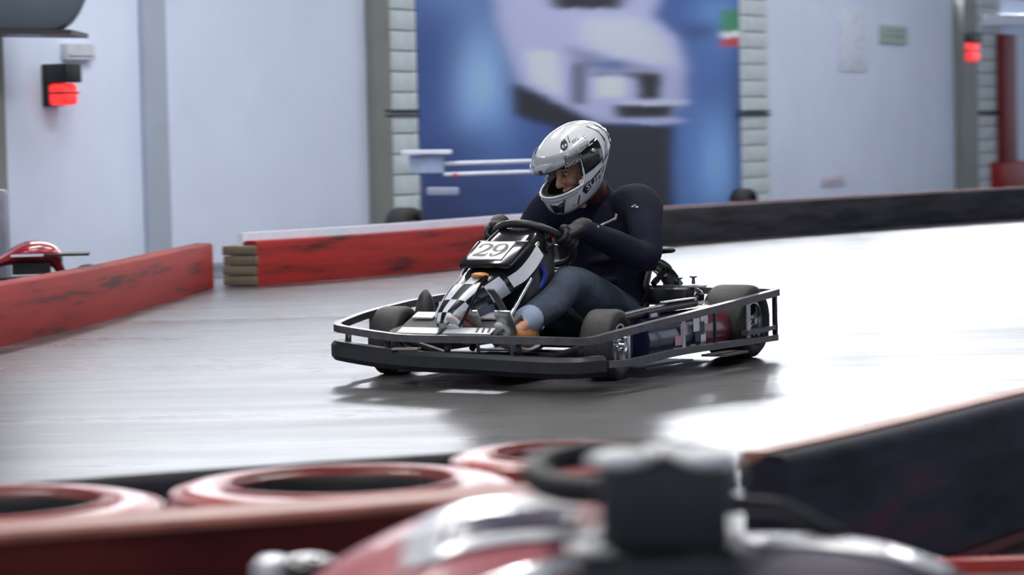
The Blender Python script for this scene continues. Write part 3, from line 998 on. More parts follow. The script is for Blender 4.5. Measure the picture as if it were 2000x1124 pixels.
# plate x axis = driver's left = image right
def digit(kind, cx):
    k = MB()
    S = .042
    if kind == '2':
        a = stroke([(-.62, .55), (-.45, .92), (.05, 1.02), (.50, .72), (.45, .25), (.05, -.25), (-.40, -.66), (-.66, -.92)], [.12, .16, .14, .30, .34, .22, .14, .10])
        b_ = stroke([(-.66, -.88), (-.2, -.86), (.3, -.88), (.62, -.84)], [.20, .26, .28, .22])
        c_ = stroke([(.60, -.95), (.66, -.7), (.70, -.48)], [.12, .10, .07])
        d_ = stroke([(-.60, .60), (-.52, .50), (-.46, .46)], [.22, .28, .16])
        subs = (a, b_, c_, d_)
    else:
        a = stroke([(.0, 1.0), (-.45, .82), (-.58, .38), (-.42, -.02), (-.02, -.16), (.38, .05), (.52, .45), (.40, .84)], [.12, .24, .30, .24, .12, .18, .24, .18], closed=True)
        b_ = stroke([(.46, .75), (.60, .30), (.52, -.25), (.20, -.75), (-.30, -1.0), (-.56, -.86)], [.16, .30, .32, .26, .14, .10])
        d_ = stroke([(-.56, -.80), (-.46, -.70), (-.36, -.68)], [.20, .26, .16])
        subs = (a, b_, d_)
    for s in subs:
        k.add([(cx + v[0] * S, v[1] * S, v[2]) for v in s.v], s.f)
    KP('numeral', k, M_ink, po, smooth=0)
digit('2', -.034); digit('9', .034)

# rods, bracket, steering
k = MB(); k.tube([(-.009, .14, .371), (.197, .14, .207)], .0075, 10); k.ellipsoid((.197, .14, .207), (.018, .014, .018)); KP('chrome_rod', k, M_chrome)
k = MB(); k.tube([(.146, .035, .389), (.335, .03, .215)], .006, 8); KP('dark_rod', k, M_gloss)
k = MB(); k.bar(catmull([(.235, .105, .345), (.20, .11, .315), (.16, .115, .265), (.13, .115, .205)], 4), .03, .006); KP('grey_bracket', k, M_grayplate)
k = MB(); k.tube([(-.29, 0, .485), (.05, 0, .25), (.2, 0, .12)], .012, 10); KP('steering_column', k, M_frameK)
k = MB(); k.tube(catmull([(-.10, .10, .43), (-.13, .13, .39), (-.12, .12, .34), (-.07, .08, .28)], 4), .011, 8); KP('blue_hose', k, M_blue)
k = MB(); k.box((-.13, .105, .47), (.03, .02, .07), Euler((0, .5, 0)).to_matrix()); KP('throttle_clip', k, M_alu, bevel=.004)
SWC = Vector((-.285, 0, .488)); TL = math.radians(33); SWR = .158
E1 = Vector((0, 1, 0)); E2 = Vector((math.cos(TL), 0, math.sin(TL))); EN = Vector((-math.sin(TL), 0, math.cos(TL)))
def sw(phi, r=SWR, h=0.0):
    return SWC + (E1 * math.cos(phi) + E2 * math.sin(phi)) * r + EN * h
k = MB(); k.tube([sw(2 * math.pi * i / 40) for i in range(40)], .0155, 12, closed=True)
so = KP('steering_wheel', k, M_bump, smooth=180)
k = MB()
for ph in (0, math.pi, -math.pi / 2):
    k.bar([sw(ph, .02), sw(ph, .09, -.004), sw(ph, SWR - .008)], .035, .008)
split_loose(KP('spoke', k, M_alu, so))
k = MB(); k.sweep([SWC - EN * .03, SWC + EN * .02], lambda i, t: [(.045 * math.cos(a * math.pi / 8), .045 * math.sin(a * math.pi / 8)) for a in range(16)], False, (0, 1, 0)); KP('hub', k, M_gloss, so, bevel=.006)
k = MB(); k.ellipsoid(sw(.35, .10, .02), (.014, .014, .01)); KP('red_button', k, mat('red_button', (.5, .02, .03), .4), so)
k = MB(); k.tube([sw(-math.pi / 2 + a, SWR + .004, -.016) for a in (-.1, .1, .3, .5, .7)], .007, 8); KP('rim_trim', k, M_chrome, so)

# black support behind the steering column
k = MB()
k.add([(-.22, y, z) for y, z in ((-.10, .50), (.13, .50), (.13, .20), (-.12, .20))] + [(-.02, y, z) for y, z in ((-.085, .42), (.11, .42), (.12, .16), (-.12, .16))],
      [(0, 1, 2, 3), (7, 6, 5, 4), (0, 4, 5, 1), (1, 5, 6, 2), (2, 6, 7, 3), (3, 7, 4, 0)])
KP('steering_support', k, M_frameK, bevel=.01)

# seat
k = MB()
prof = [(-.52, .085, .13, .03), (-.60, .075, .16, .05), (-.72, .078, .18, .09), (-.84, .10, .20, .15), (-.93, .16, .205, .20), (-.975, .25, .205, .20), (-1.0, .34, .205, .16), (-1.02, .42, .20, .10), (-1.03, .455, .17, .04)]
rows_ = []
for x, z, w, sd in prof:
    row = []
    for j in range(11):
        u = -1 + 2 * j / 10
        a = abs(u)
        lift = max(0, (a - .45) / .55) ** 2 * sd
        # on the seat base the sides rise; on the backrest they come forward
        f = min(1, max(0, (z - .1) / .12))
        row.append(Vector((x + lift * f * .9, w * math.copysign(min(a * 1.12, 1), u), z + lift * (1 - f * .8))))
    rows_.append(row)
k.grid(catmull and rows_)
KP('seat', k, mat('black_seat_shell', (.016, .016, .019), .3, var=.2), solid=.014, sub=1, smooth=60)
k = MB(); k.limb([(-1.0, .10, .425), (-1.0, .18, .432), (-.99, .235, .432)], [(.03, .014), (.034, .016), (.022, .012)]); KP('seat_wing', k, M_bump, smooth=180)
k = MB(); k.tube([(-.96, .18, .36), (-1.03, .25, .30), (-1.05, .28, .2)], .012, 8); KP('seat_stay', k, M_alu)
k = MB(); k.limb([(-.99, .165, .375), (-1.0, .20, .35), (-1.0, .225, .305)], [(.02, .03), (.022, .034), (.012, .03)]); KP('seat_pad', k, M_seat if 'M_seat' in globals() else M_bump, smooth=180)

# engine behind and left of the seat
M_eng = mat('engine_casting', (.10, .10, .11), .4, .7, var=.3, scale=30)
k = MB(); k.box((-.93, .31, .15), (.22, .16, .15)); KP('engine_block', k, M_eng, bevel=.02)
k = MB()
for i in range(6):
    k.box((-.92, .31, .222 + i * .010), (.15, .14, .005))
split_loose(KP('cooling_fin', k, M_eng))
k = MB(); k.ellipsoid((-.985, .345, .245), (.034, .034, .036)); KP('chrome_dome', k, M_chrome, smooth=180)
k = MB(); k.lathe([(.23, .036), (.252, .038), (.256, .036)], (-.985, .345, 0), 'z', 20); KP('dome_band', k, M_gloss)
k = MB(); k.box((-.97, .27, .288), (.06, .24, .012), Euler((0, 0, .1)).to_matrix()); KP('tank_plate', k, M_alu, bevel=.004)
k = MB(); k.box((-.96, .24, .25), (.14, .22, .07)); KP('tank', k, M_bump, bevel=.02)
for (y, z) in ((.274, .294), (.338, .300)):
    k = MB(); k.lathe([(z - .004, .008), (z + .02, .006), (z + .024, .016), (z + .028, .016)], (-.985, y, 0), 'z', 12); KP('filler_cap', k, M_gloss)
k = MB(); k.tube(catmull([(-.90, .2, .30), (-.97, .215, .35), (-1.0, .23, .345), (-1.01, .26, .30), (-1.0, .30, .25)], 4), .013, 8); KP('fuel_hose', k, M_gloss)
k = MB(); k.limb([(-.86, .41, .20), (-1.0, .43, .19), (-1.12, .42, .18)], [.035, .045, .03]); KP('exhaust', k, M_eng, smooth=180)

# near side pod
M_navy = mat('pod_navy', (.012, .014, .05), .25, var=.3, coat=.4)
M_dark_red = mat('pod_dark_red', (.11, .014, .02), .25, var=.3, scale=8, coat=.4)
def pod(x0, x1, m, name, label=None):
    k = MB()
    N = 6
    rr = []
    for i in range(N + 1):
        x = x0 + (x1 - x0) * i / N
        rr.append([(x, .34, .06), (x, .50, .05), (x, .545, .07), (x, .555, .13), (x, .54, .19), (x, .50, .222), (x, .40, .23), (x, .34, .21)])
    k.rings(rr)
    return KP(name, k, m, smooth=50, label=label)
pod(-.17, -.60, M_navy, 'side_pod', 'navy front half of the side pod')
pod(-.603, -.865, M_dark_red, 'side_pod', 'dark red rear half of the side pod')
pn = (-.42, -.60)
for i, (x, z, w, h, m) in enumerate(((-.655, .170, .050, .05, M_whiteg), (-.600, .150, .05, .05, M_navy), (-.560, .165, .045, .05, M_whiteg), (-.56, .118, .04, .04, M_navy), (-.615, .112, .04, .035, M_whiteg),
                                    (-.45, .155, .05, .045, mat('pink_decal', lin((200, 150, 165)), .3)), (-.40, .115, .05, .035, mat('pink_decal', lin((200, 150, 165)), .3)),
                                    (-.40, .075, .05, .03, M_light), (-.54, .075, .04, .03, M_light), (-.62, .075, .04, .03, M_light))):
    k = MB(); k.box((x, .557 - (.012 if z > .165 else 0) - (.006 if z < .08 else 0), z), (w, .004, h)); KP('pod_decal', k, m)
k = MB(); k.tube(catmull([(-.04, .5, .226), (-.25, .5, .236), (-.66, .5, .243)], 4), .017, 12); KP('pod_top_tube', k, M_rail, smooth=60)
k = MB(); k.box((-.52, .50, .262), (.26, .03, .006)); KP('tube_strip', k, M_light, bevel=.002)
k = MB(); k.box((-.27, .52, .222), (.09, .006, .026)); pp = KP('tube_label', k, M_navy)
for dx, w in ((-.028, .006), (-.012, .012), (.004, .010), (.018, .004)):
    k = MB(); k.box((-.27 - dx, .5245, .222), (w, .003, .014)); KP('label_mark', k, M_whiteg, pp)
k = MB(); k.box((-.72, .60, .042), (.22, .10, .008)); KP('side_step', k, M_grayplate)
k = MB(); k.box((-.3, .5, .035), (.4, .14, .006)); KP('side_floor', k, M_navy)

# ================================================================== the driver (same local axes as the kart)
M_skin = mat('skin', lin((222, 165, 140)), .5, var=.08, scale=30)
M_sweat = mat('navy_sweatshirt', (.009, .009, .025), .9, var=.25, scale=9, bump=.5, bscale=14, spec=.25)
M_jean = mat('grey_blue_denim', (.075, .095, .130), .9, var=.25, scale=14, bump=.4, bscale=22, spec=.2)
M_glove = mat('black_glove', (.010, .010, .012), .6, var=.3, scale=40, bump=.2)
M_tan = mat('tan_shoe_leather', lin((178, 118, 62)), .55, var=.15)
M_maroon = mat('brown_red_shoe', lin((128, 82, 78)), .55, var=.15)
M_sole = mat('white_sole', (.6, .6, .62), .6)

HC = Vector((-.615, .0, .822))
HROT = Euler((math.radians(-3), math.radians(28), math.radians(-27)), 'XYZ').to_matrix()
HM = Matrix.Translation(HC) @ HROT.to_4x4()
def hp(x, y, z):
    return HM @ Vector((x, y, z))

TORSO = [((-.82, 0, .10), (.19, .13)), ((-.86, 0, .20), (.19, .135)), ((-.865, 0, .32), (.18, .13)), ((-.845, 0, .45), (.195, .135)), ((-.815, 0, .565), (.20, .12)), ((-.79, 0, .645), (.135, .085))]
SHO = {1: Vector((-.80, .205, .612)), -1: Vector((-.75, -.19, .60))}
ELB = {1: Vector((-.60, .315, .425)), -1: Vector((-.64, -.27, .40))}
PHI = {1: math.radians(12), -1: math.radians(158)}
WRI = {s: sw(PHI[s], SWR + .012, .045) + Vector((-.055, s * .012, .0)) for s in (1, -1)}
HIP = {1: Vector((-.80, .10, .165)), -1: Vector((-.80, -.10, .165))}
KNE = {1: Vector((-.31, .140, .335)), -1: Vector((-.34, -.16, .35))}
ANK = {1: Vector((.045, .150, .215)), -1: Vector((.115, -.015, .245))}

def torso(b, g):
    # limb with the wide axis across the kart
    P = [p for p, _ in TORSO]
    pts = catmull(P, 4); rad = catmull([(r[0] + g, r[1] + g, 0) for _, r in TORSO], 4)
    rr = []
    for p, r in zip(pts, rad):
        rr.append([p + Vector((r.y * math.cos(2 * math.pi * k / 20), r.x * math.sin(2 * math.pi * k / 20), -.25 * r.y * math.cos(2 * math.pi * k / 20))) for k in range(20)])
    b.rings(rr)
def arm(b, s, g, end=1.0):
    S, E, W = SHO[s], ELB[s], WRI[s]
    m1 = S.lerp(E, .5) + Vector((0, s * .012, .012)); m2 = E.lerp(W, .45)
    b.limb([S + Vector((-.01, -s * .07, .0)), S + Vector((0, 0, .004)), m1, E, m2, E.lerp(W, .96 * end)], [.085 + g, .080 + g, .062 + g, .056 + g, .050 + g, .036 + g], n=16)
def leg(b, s, g, end=1.0):
    H, Kn, A = HIP[s], KNE[s], ANK[s]
    b.limb([H + Vector((-.06, -s * .01, 0)), H, H.lerp(Kn, .5) + Vector((0, 0, .008)), Kn, Kn.lerp(A, .42) + Vector((-.012, 0, -.008)), Kn.lerp(A, end)],
           [.10 + g, .10 + g, .085 + g, .066 + g, .060 + g, .046 + g], n=16)

# --- body: one continuous skin surface, head with face included
b = MB()
torso(b, -.025)
for s in (1, -1):
    arm(b, s, -.016); leg(b, s, -.012)
    b.limb([ANK[s], ANK[s] + Vector((.10, 0, -.03))], [.034, .03])
    b.limb([WRI[s], WRI[s].lerp(sw(PHI[s], SWR + .004, .03), .7)], [.022, .012])
b.limb([(-.775, 0, .60), (-.71, 0, .70), hp(-.03, 0, -.08)], [.07, .056, .058])
fp = lambda x, y, z: hp(x, y, z - .036)
b.ellipsoid(fp(-.012, 0, .024), (.098, .076, .098), HROT)
b.ellipsoid(fp(.02, 0, -.055), (.068, .058, .068), HROT)
b.ellipsoid(fp(.072, 0, -.098), (.022, .026, .018), HROT)                      # chin
b.limb([fp(.086, 0, .012), fp(.100, 0, -.012), fp(.112, 0, -.034)], [.010, .012, .015])   # nose
for s in (1, -1):
    b.ellipsoid(fp(.102, s * .012, -.040), (.010, .009, .008), HROT)           # nostrils
    b.ellipsoid(fp(.066, s * .034, -.034), (.020, .024, .022), HROT)           # cheeks
    b.limb([fp(.084, s * .010, .022), fp(.086, s * .030, .026), fp(.070, s * .052, .018)], [.008, .009, .007])   # brow ridge
    b.ellipsoid(fp(-.015, s * .076, -.005), (.018, .008, .03), HROT)           # ears
b.ellipsoid(fp(.090, 0, -.066), (.014, .024, .007), HROT)                      # upper lip
b.ellipsoid(fp(.088, 0, -.076), (.013, .020, .007), HROT)                      # lower lip
person = b.build('person', M_skin, smooth=180, remesh=.0055, relax=3)
person.location = (KO.x, KO.y, 0); person.rotation_euler = (0, 0, KRZ)
tag(person, 'driver in white helmet and navy sweatshirt leaning over the steering wheel', 'person')
def PP(name, mb, m, parent=None, label=None, **kw):
    o = mb.build(name, m, parent if parent is not None else person, **kw)
    if label: o['label'] = label
    return o
for s in (1, -1):
    k = MB(); k.ellipsoid(fp(.0800, s * .0315, .006), (.0120, .0120, .0120), n=14, m=10); ey = PP('eye', k, mat('eye_white', (.62, .58, .56), .2), smooth=180)
    k = MB(); k.ellipsoid(fp(.0905, s * .0315 - .001, .0045), (.0045, .0058, .0058), HROT, n=12, m=8); PP('iris', k, mat('dark_iris', (.02, .012, .008), .15), ey, smooth=180)
    k = MB(); k.limb([fp(.088, s * .012, .030), fp(.0905, s * .030, .035), fp(.076, s * .050, .028)], [(.004, .005), (.004, .006), (.003, .003)], n=8); PP('eyebrow', k, mat('dark_brow', (.02, .014, .01), .8))
    k = MB(); k.limb([fp(.086, s * .016, .0135), fp(.0935, s * .031, .0170), fp(.082, s * .046, .0125)], [(.003, .003), (.004, .004), (.003, .003)], n=8); PP('eyelid', k, mat('eyelid_skin', lin((150, 100, 84)), .5))

# --- clothing
b = MB(); torso(b, 0.0)
for s in (1, -1):
    arm(b, s, .006)
b.limb([(-.79, 0, .62), (-.745, 0, .685)], [.10, .078])
# a few soft folds
for (p, q, r) in (((-.86, .17, .22), (-.74, .10, .20), .020), ((-.73, .12, .33), (-.72, -.05, .30), .022), ((-.74, .15, .44), (-.71, .02, .40), .018),
                  ((-.70, .27, .49), (-.66, .33, .47), .018), ((-.88, .185, .40), (-.82, .19, .52), .02)):
    b.limb([p, (Vector(p) + Vector(q)) / 2 + Vector((.012, .008, -.008)), q], [r * .6, r, r * .6], n=8)
sweat = PP('sweatshirt', b, M_sweat, smooth=180, remesh=.008, relax=6)
# collar: cut open at the neck by a dark ribbed ring
k = MB(); k.tube([Vector((-.74, 0, .688)) + Vector((.064 * math.cos(a), .066 * math.sin(a), -.03 * math.cos(a))) for a in [2 * math.pi * i / 24 for i in range(24)]], .016, 8, closed=True); PP('collar', k, M_sweat, sweat, smooth=180)
k = MB(); k.limb([(-.735, .02, .675), (-.69, .028, .700), (-.655, .03, .715)], [.062, .064, .058]); PP('undershirt_collar', k, mat('dark_red_scarf', (.10, .022, .026), .9), smooth=180, label='dark red neck cloth')
b = MB()
for s in (1, -1):
    leg(b, s, .004, .93)
b.ellipsoid((-.84, 0, .165), (.14, .18, .095))
for s in (1, -1):
    Kn, A, H = KNE[s], ANK[s], HIP[s]
    b.limb([Kn + Vector((-.04, -.05, -.035)), Kn + Vector((-.055, 0, -.05)), Kn + Vector((-.04, .05, -.035))], [.012, .018, .012], n=8)
    b.limb([Kn.lerp(A, .75) + Vector((.0, -.04, .02)), Kn.lerp(A, .78) + Vector((.02, 0, .04)), Kn.lerp(A, .74) + Vector((0, .04, .01))], [.010, .014, .010], n=8)
jeans = PP('jeans', b, M_jean, smooth=180, remesh=.008, relax=5)
M_cuff = mat('pale_cuff', lin((150, 165, 190)), .85, var=.1)
for s in (1, -1):
    Kn, A = KNE[s], ANK[s]
    k = MB(); k.limb([Kn.lerp(A, .90), Kn.lerp(A, 1.0)], [.052, .056], n=16); PP('cuff', k, M_cuff, jeans, smooth=180)
    k = MB(); m = M_tan if s > 0 else M_maroon
    h = ANK[s]
    k.limb([h + Vector((-.01, 0, .01)), h + Vector((.0, 0, -.045)), h + Vector((.055, 0, -.06)), h + Vector((.13, .0, -.045)), h + Vector((.175, 0, -.015))],
           [(.040, .042), (.042, .046), (.044, .042), (.046, .032), (.032, .022)], n=14)
    sh = PP('shoe', k, m, smooth=180, remesh=.006, relax=3, label='tan leather shoe' if s > 0 else 'brown red shoe')
    k = MB(); k.limb([h + Vector((-.025, 0, -.095)), h + Vector((.06, 0, -.102)), h + Vector((.14, 0, -.078)), h + Vector((.195, 0, -.038))], [(.038, .010), (.040, .010), (.042, .010), (.026, .008)], n=12); PP('sole', k, M_sole, sh, smooth=180)
    k = MB(); k.limb([h + Vector((.178, 0, -.028)), h + Vector((.205, 0, -.005))], [(.034, .02), (.022, .014)], n=10); PP('toe_cap', k, M_sole, sh, smooth=180)

# --- gloved hands closed round the rim
for s in (1, -1):
    ph = PHI[s]
    C = sw(ph)
    rho = (E1 * math.cos(ph) + E2 * math.sin(ph)).normalized()
    tan = EN.cross(rho).normalized() * s      # towards the top of the wheel
    b = MB()
    W = WRI[s]
    kn = C + EN * .030 + rho * .010            # knuckle row centre
    b.limb([W, W.lerp(kn, .5) + EN * .006, kn], [(.034, .026), (.042, .026), (.044, .022)], n=14)
    b.limb([kn - tan * .034, kn, kn + tan * .034], [.019, .021, .019], n=12)
    for i, (o_, L) in enumerate(((-.034, .82), (-.012, .95), (.011, 1.0), (.033, .92))):
        base = C + tan * o_
        pts = []
        for a in (70, 20, -35, -90, -140):
            aa = math.radians(a); rr_ = .0285 - (0.002 if a < -60 else 0)
            pts.append(base + (EN * math.sin(aa) + rho * math.cos(aa)) * rr_)
        n_ = 5 if L > .9 else 4
        b.limb(pts[:n_], [.0105, .0105, .0100, .0095, .0085][:n_], n=10)
    tb = C + tan * .045
    b.limb([kn + tan * .03 - rho * .02, tb + EN * .026 - rho * .016, tb + tan * .018 - rho * .026 + EN * .006], [.0135, .0125, .010], n=10)
    gl = PP('glove', b, M_glove, smooth=180, remesh=.004, relax=2)
    k = MB(); k.limb([W - (kn - W) * .35, W + (kn - W) * .15], [.041, .039], n=16); PP('glove_cuff', k, M_glove, gl, smooth=180)

# --- helmet
M_shell = mat('helmet_pearl', (.72, .73, .76), .16, var=.06, scale=10, coat=.6)
M_shellgrey = mat('helmet_grey_print', (.30, .31, .34), .2, coat=.5)
M_vis = bpy.data.materials.new('smoke_visor'); M_vis.use_nodes = True
nt = M_vis.node_tree; bs = nt.nodes['Principled BSDF']
bs.inputs['Base Color'].default_value = (.50, .52, .52, 1); bs.inputs['Roughness'].default_value = .08
tr = nt.nodes.new('ShaderNodeBsdfTransparent'); tr.inputs[0].default_value = (.80, .83, .85, 1)
vn = nt.nodes.new('ShaderNodeTexNoise'); vn.inputs['Scale'].default_value = 8
vr = nt.nodes.new('ShaderNodeMapRange'); vr.inputs['To Min'].default_value = .22; vr.inputs['To Max'].default_value = .36
mxs = nt.nodes.new('ShaderNodeMixShader')
nt.links.new(vn.outputs['Fac'], vr.inputs['Value']); nt.links.new(vr.outputs[0], mxs.inputs[0])
nt.links.new(tr.outputs[0], mxs.inputs[1]); nt.links.new(bs.outputs[0], mxs.inputs[2])
nt.links.new(mxs.outputs[0], nt.nodes['Material Output'].inputs['Surface'])

ZR = [-.165, -.150, -.12, -.085, -.045, .0, .045, .085, .115, .135, .1445]
RX = [.125, .142, .158, .167, .170, .170, .163, .140, .107, .068, .015]
RY = [.088, .100, .115, .124, .130, .131, .128, .113, .088, .057, .013]
CX = [.042, .038, .030, .020, .010, .002, -.004, -.008, -.010, -.012, -.013]
def interp(z, T):
    return float(np.interp(z, ZR, T))
# smooth tables
_zz = np.linspace(ZR[0], ZR[-1], 200)
def smooth_tab(T):
    P = catmull([(a, b_, 0) for a, b_ in zip(ZR, T)], 12)
    xs = [p.x for p in P]; ys = [p.y for p in P]
    return lambda z: float(np.interp(z, xs, ys))
fRX, fRY, fCX = smooth_tab(RX), smooth_tab(RY), smooth_tab(CX)
def hs(az, z, off=0.0):
    ax, by, cx = fRX(z) + off, fRY(z) + off, fCX(z)
    c, s = math.cos(az), math.sin(az)
    e = 2 / 2.25
    x = cx + ax * math.copysign(abs(c) ** e, c); y = by * math.copysign(abs(s) ** e, s)
    w = min(1, max(0, (-.0 - z) / .15))
    zz = z - .030 * w * (x / .15)
    if x < 0:
        zz += .055 * w * min(1, -x / .12)      # nape ends higher than the chin
    return Vector((x, y, zz * .85 + off * (.5 if z > .1 else 0)))
helmet = None
azs = [math.radians(a) for a in (-180, -168, -156, -144, -132, -120, -108, -96, -84, -76, -72, -66, -54, -42, -30, -18, -6, 6, 18, 30, 42, 54, 66, 72, 76, 84, 96, 108, 120, 132, 144, 156, 168)]
zsl = [-.165, -.155, -.14, -.12, -.10, -.08, -.060, -.052, -.045, -.03, -.01, .01, .03, .045, .052, .06, .075, .09, .105, .118, .128, .136, .1415, .1445]
def shell(off, port, inner=False):
    b = MB(); n = len(azs)
    vs = []
    for z in zsl:
        for a in azs:
            vs.append(hs(a, z, off))
    fs = []
    for i in range(len(zsl) - 1):
        for j in range(n):
            am = (azs[j] + (azs[(j + 1) % n] if j < n - 1 else math.pi)) / 2
            zm = (zsl[i] + zsl[i + 1]) / 2
            lim = port[0] - (math.radians(6) * (off == 0) if (zm < port[1] + .012 or zm > port[2] - .008) else 0)
            if abs(am) < lim and port[1] < zm < port[2]:
                continue
            fs.append((i * n + j, i * n + (j + 1) % n, (i + 1) * n + (j + 1) % n, (i + 1) * n + j))
    top = len(vs); vs.append(hs(0, .1445, off) * .0 + Vector((-.013, 0, .1465 * .85 + off * .5)))
    i = len(zsl) - 1
    for j in range(n):
        fs.append((i * n + j, i * n + (j + 1) % n, top))
    b.add(vs, fs)
    return b
PORT = (math.radians(74), -.075, .047)
helmet = shell(0, PORT).build('helmet', M_shell, person, smooth=60, solid=.010)
helmet.matrix_local = HM
helmet['label'] = 'pearl white full face helmet with raised visor'
def HP(name, mb, m, label=None, **kw):
    o = mb.build(name, m, helmet, **kw)
    if label: o['label'] = label
    return o
HP('liner', shell(-.016, (math.radians(82), -.075, .047)), mat('black_liner', (.010, .009, .009), .9), smooth=60, solid=.012)
# rubber edge round the port
def port_loop(off):
    a1, z0, z1 = math.radians(71), -.079, .046
    L = []
    for i in range(13): L.append(hs(-a1 + 2 * a1 * i / 12 * 1.0, z0, off))
    for z in (-.06, -.035, -.01, .02): L.append(hs(a1 + math.radians(3), z, off))
    for i in range(13): L.append(hs(a1 - 2 * a1 * i / 12, z1, off))
    for z in (.02, -.01, -.035, -.06): L.append(hs(-a1 - math.radians(3), z, off))
    return L
k = MB(); k.tube(port_loop(.001), .0048, 8, closed=True); HP('port_edge', k, mat('white_edge_trim', (.70, .71, .73), .3), smooth=180)
k = MB(); k.tube([p for p in port_loop(-.006)], .0045, 8, closed=True); HP('port_seal', k, M_glove, smooth=180)
k = MB(); k.tube([hs(math.radians(a), -.165, -.003) for a in range(-180, 180, 10)], .006, 8, closed=True); HP('base_trim', k, mat('grey_base_trim', (.10, .10, .11), .5), smooth=180)
# raised visor: shell patch turned up about the ear pivots
VR = Matrix.Translation((-.0, 0, .0)) @ Matrix.Rotation(math.radians(2), 4, 'Y')
def vs_(a, z, off):
    return VR @ hs(a, z, off)
va = [math.radians(a) for a in range(-92, 93, 8)]
k = MB(); zl = lambda a: .030 + .030 * (abs(a) / math.radians(80)) ** 2
k.grid([[vs_(a, zl(a) + (.096 - .010 * (abs(a) / math.radians(92)) ** 2 - zl(a)) * t, .015) for a in va] for t in (0, .15, .3, .45, .6, .75, .9, 1)])
visor = HP('visor', k, M_vis, smooth=180, solid=.0025, label='raised smoke grey visor')
k = MB(); k.tube([vs_(a, zl(a), .015) for a in va], .0028, 6); HP('visor_lip', k, M_gloss, smooth=180)
for s in (1, -1):
    k = MB(); k.grid([[hs(s * math.radians(a), z, .0055 + (.0 if abs(z - .015) < .045 else -.003)) for a in (70, 78, 88, 98, 106)] for z in (-.045, -.03, -.01, .02, .05, .07)])
    HP('pivot_plate', k, M_gloss, solid=.004, smooth=180)
k = MB(); k.ellipsoid(hs(math.radians(92), .03, .010), (.010, .005, .010)); HP('pivot_screw', k, M_alu)
# patches printed on the shell
def patch(az0, z0, outline, m, name, off=.0022, tilt=0.0, vis=False):
    """flat outline (metres along, up) wrapped on the shell"""
    k = MB()
    R = .155
    ct, st = math.cos(tilt), math.sin(tilt)
    pts = [(u * ct - v * st, u * st + v * ct) for u, v in outline]
    cu = sum(p[0] for p in pts) / len(pts); cv = sum(p[1] for p in pts) / len(pts)
    f = vs_ if vis else hs
    rings = []
    for q in (1.0, .66, .33):
        rings.append([f(az0 + (cu + (u - cu) * q) / R, z0 + cv + (v - cv) * q, off) for u, v in pts])
    n = len(pts)
    vv = [p for r in rings for p in r] + [f(az0 + cu / R, z0 + cv, off)]
    ff = []
    for r in range(2):
        for j in range(n):
            ff.append((r * n + j, r * n + (j + 1) % n, (r + 1) * n + (j + 1) % n, (r + 1) * n + j))
    for j in range(n):
        ff.append((2 * n + j, 2 * n + (j + 1) % n, 3 * n))
    k.add(vv, ff)
    return HP(name, k, m, smooth=180, solid=.001)
def circ(r, n=14, sx=1, sy=1, cx=0, cy=0):
    return [(cx + r * sx * math.cos(2 * math.pi * i / n), cy + r * sy * math.sin(2 * math.pi * i / n)) for i in range(n)]
def wraptext(s, az0, z0, size, m, name, off=.004, tilt=0.0, vis=False):
    vs, fs = text_mesh(s, size)
    ct, st = math.cos(tilt), math.sin(tilt)
    f = vs_ if vis else hs
    k = MB(); k.add([f(az0 + (v.x * ct - v.y * st) / .15, z0 + v.x * st + v.y * ct, off) for v in vs], fs)
    return HP(name, k, m, smooth=0, solid=.0008)
D = math.radians
M_print = mat('black_print', (.012, .013, .018), .3, coat=.3)
patch(D(53), .108, circ(.018, sx=1.25), M_print, 'skull_print')
patch(D(50), .105, circ(.0045), M_shell, 'skull_eye', .0036); patch(D(57), .105, circ(.0045), M_shell, 'skull_eye', .0036)
patch(D(66), .118, [(-.002, -.012), (.003, -.012), (.006, .012), (.001, .012)], M_print, 'print_stroke')
patch(D(78), .104, [(-.018, -.005), (.018, -.004), (.018, .006), (-.018, .004)], M_shellgrey, 'print_bar')
patch(D(94), .098, circ(.006), M_shellgrey, 'print_dot')
patch(D(120), .075, [(-.004, -.05), (.004, -.05), (.010, .0), (.004, .045), (-.002, .045), (.002, 0)], M_print, 'print_stroke')
patch(D(140), .045, [(-.012, -.07), (.004, -.07), (.012, .0), (.000, .06), (-.012, .05), (-.002, 0)], M_print, 'print_stroke')
patch(D(118), -.01, [(-.014, -.05), (.010, -.05), (.018, .03), (-.004, .04)], M_shellgrey, 'print_shade')
patch(D(90), -.100, [(-.045, -.022), (.048, -.020), (.058, .004), (.030, .020), (-.045, .020), (-.058, .002)], M_print, 'name_block', tilt=.10)
wraptext('SUPE', D(90), -.100, .036, mat('pale_print', (.7, .72, .74), .3), 'name_letters', tilt=.10)
patch(D(115), -.06, [(-.03, -.004), (.03, .012), (.026, .016), (-.03, .006)], M_print, 'print_stroke')
patch(D(60), -.130, [(-.010, -.018), (-.004, -.02), (.012, .018), (.006, .02)], M_print, 'print_stroke')
patch(D(50), -.138, circ(.006, sx=.6), M_shellgrey, 'print_dot')
# chin vent
patch(D(20), -.124, [(-.050, -.022), (.010, -.030), (.030, -.004), (.048, .024), (-.055, .018)], M_print, 'chin_vent')
patch(D(26), -.118, [(-.012, -.002), (.014, .004), (.014, .006), (-.012, .0)], M_shellgrey, 'vent_fin', .005)
k = MB(); k.tube([hs(D(a), -.094, .001) for a in range(-60, 66, 6)], .003, 6); HP('chin_line', k, M_shellgrey, smooth=180)
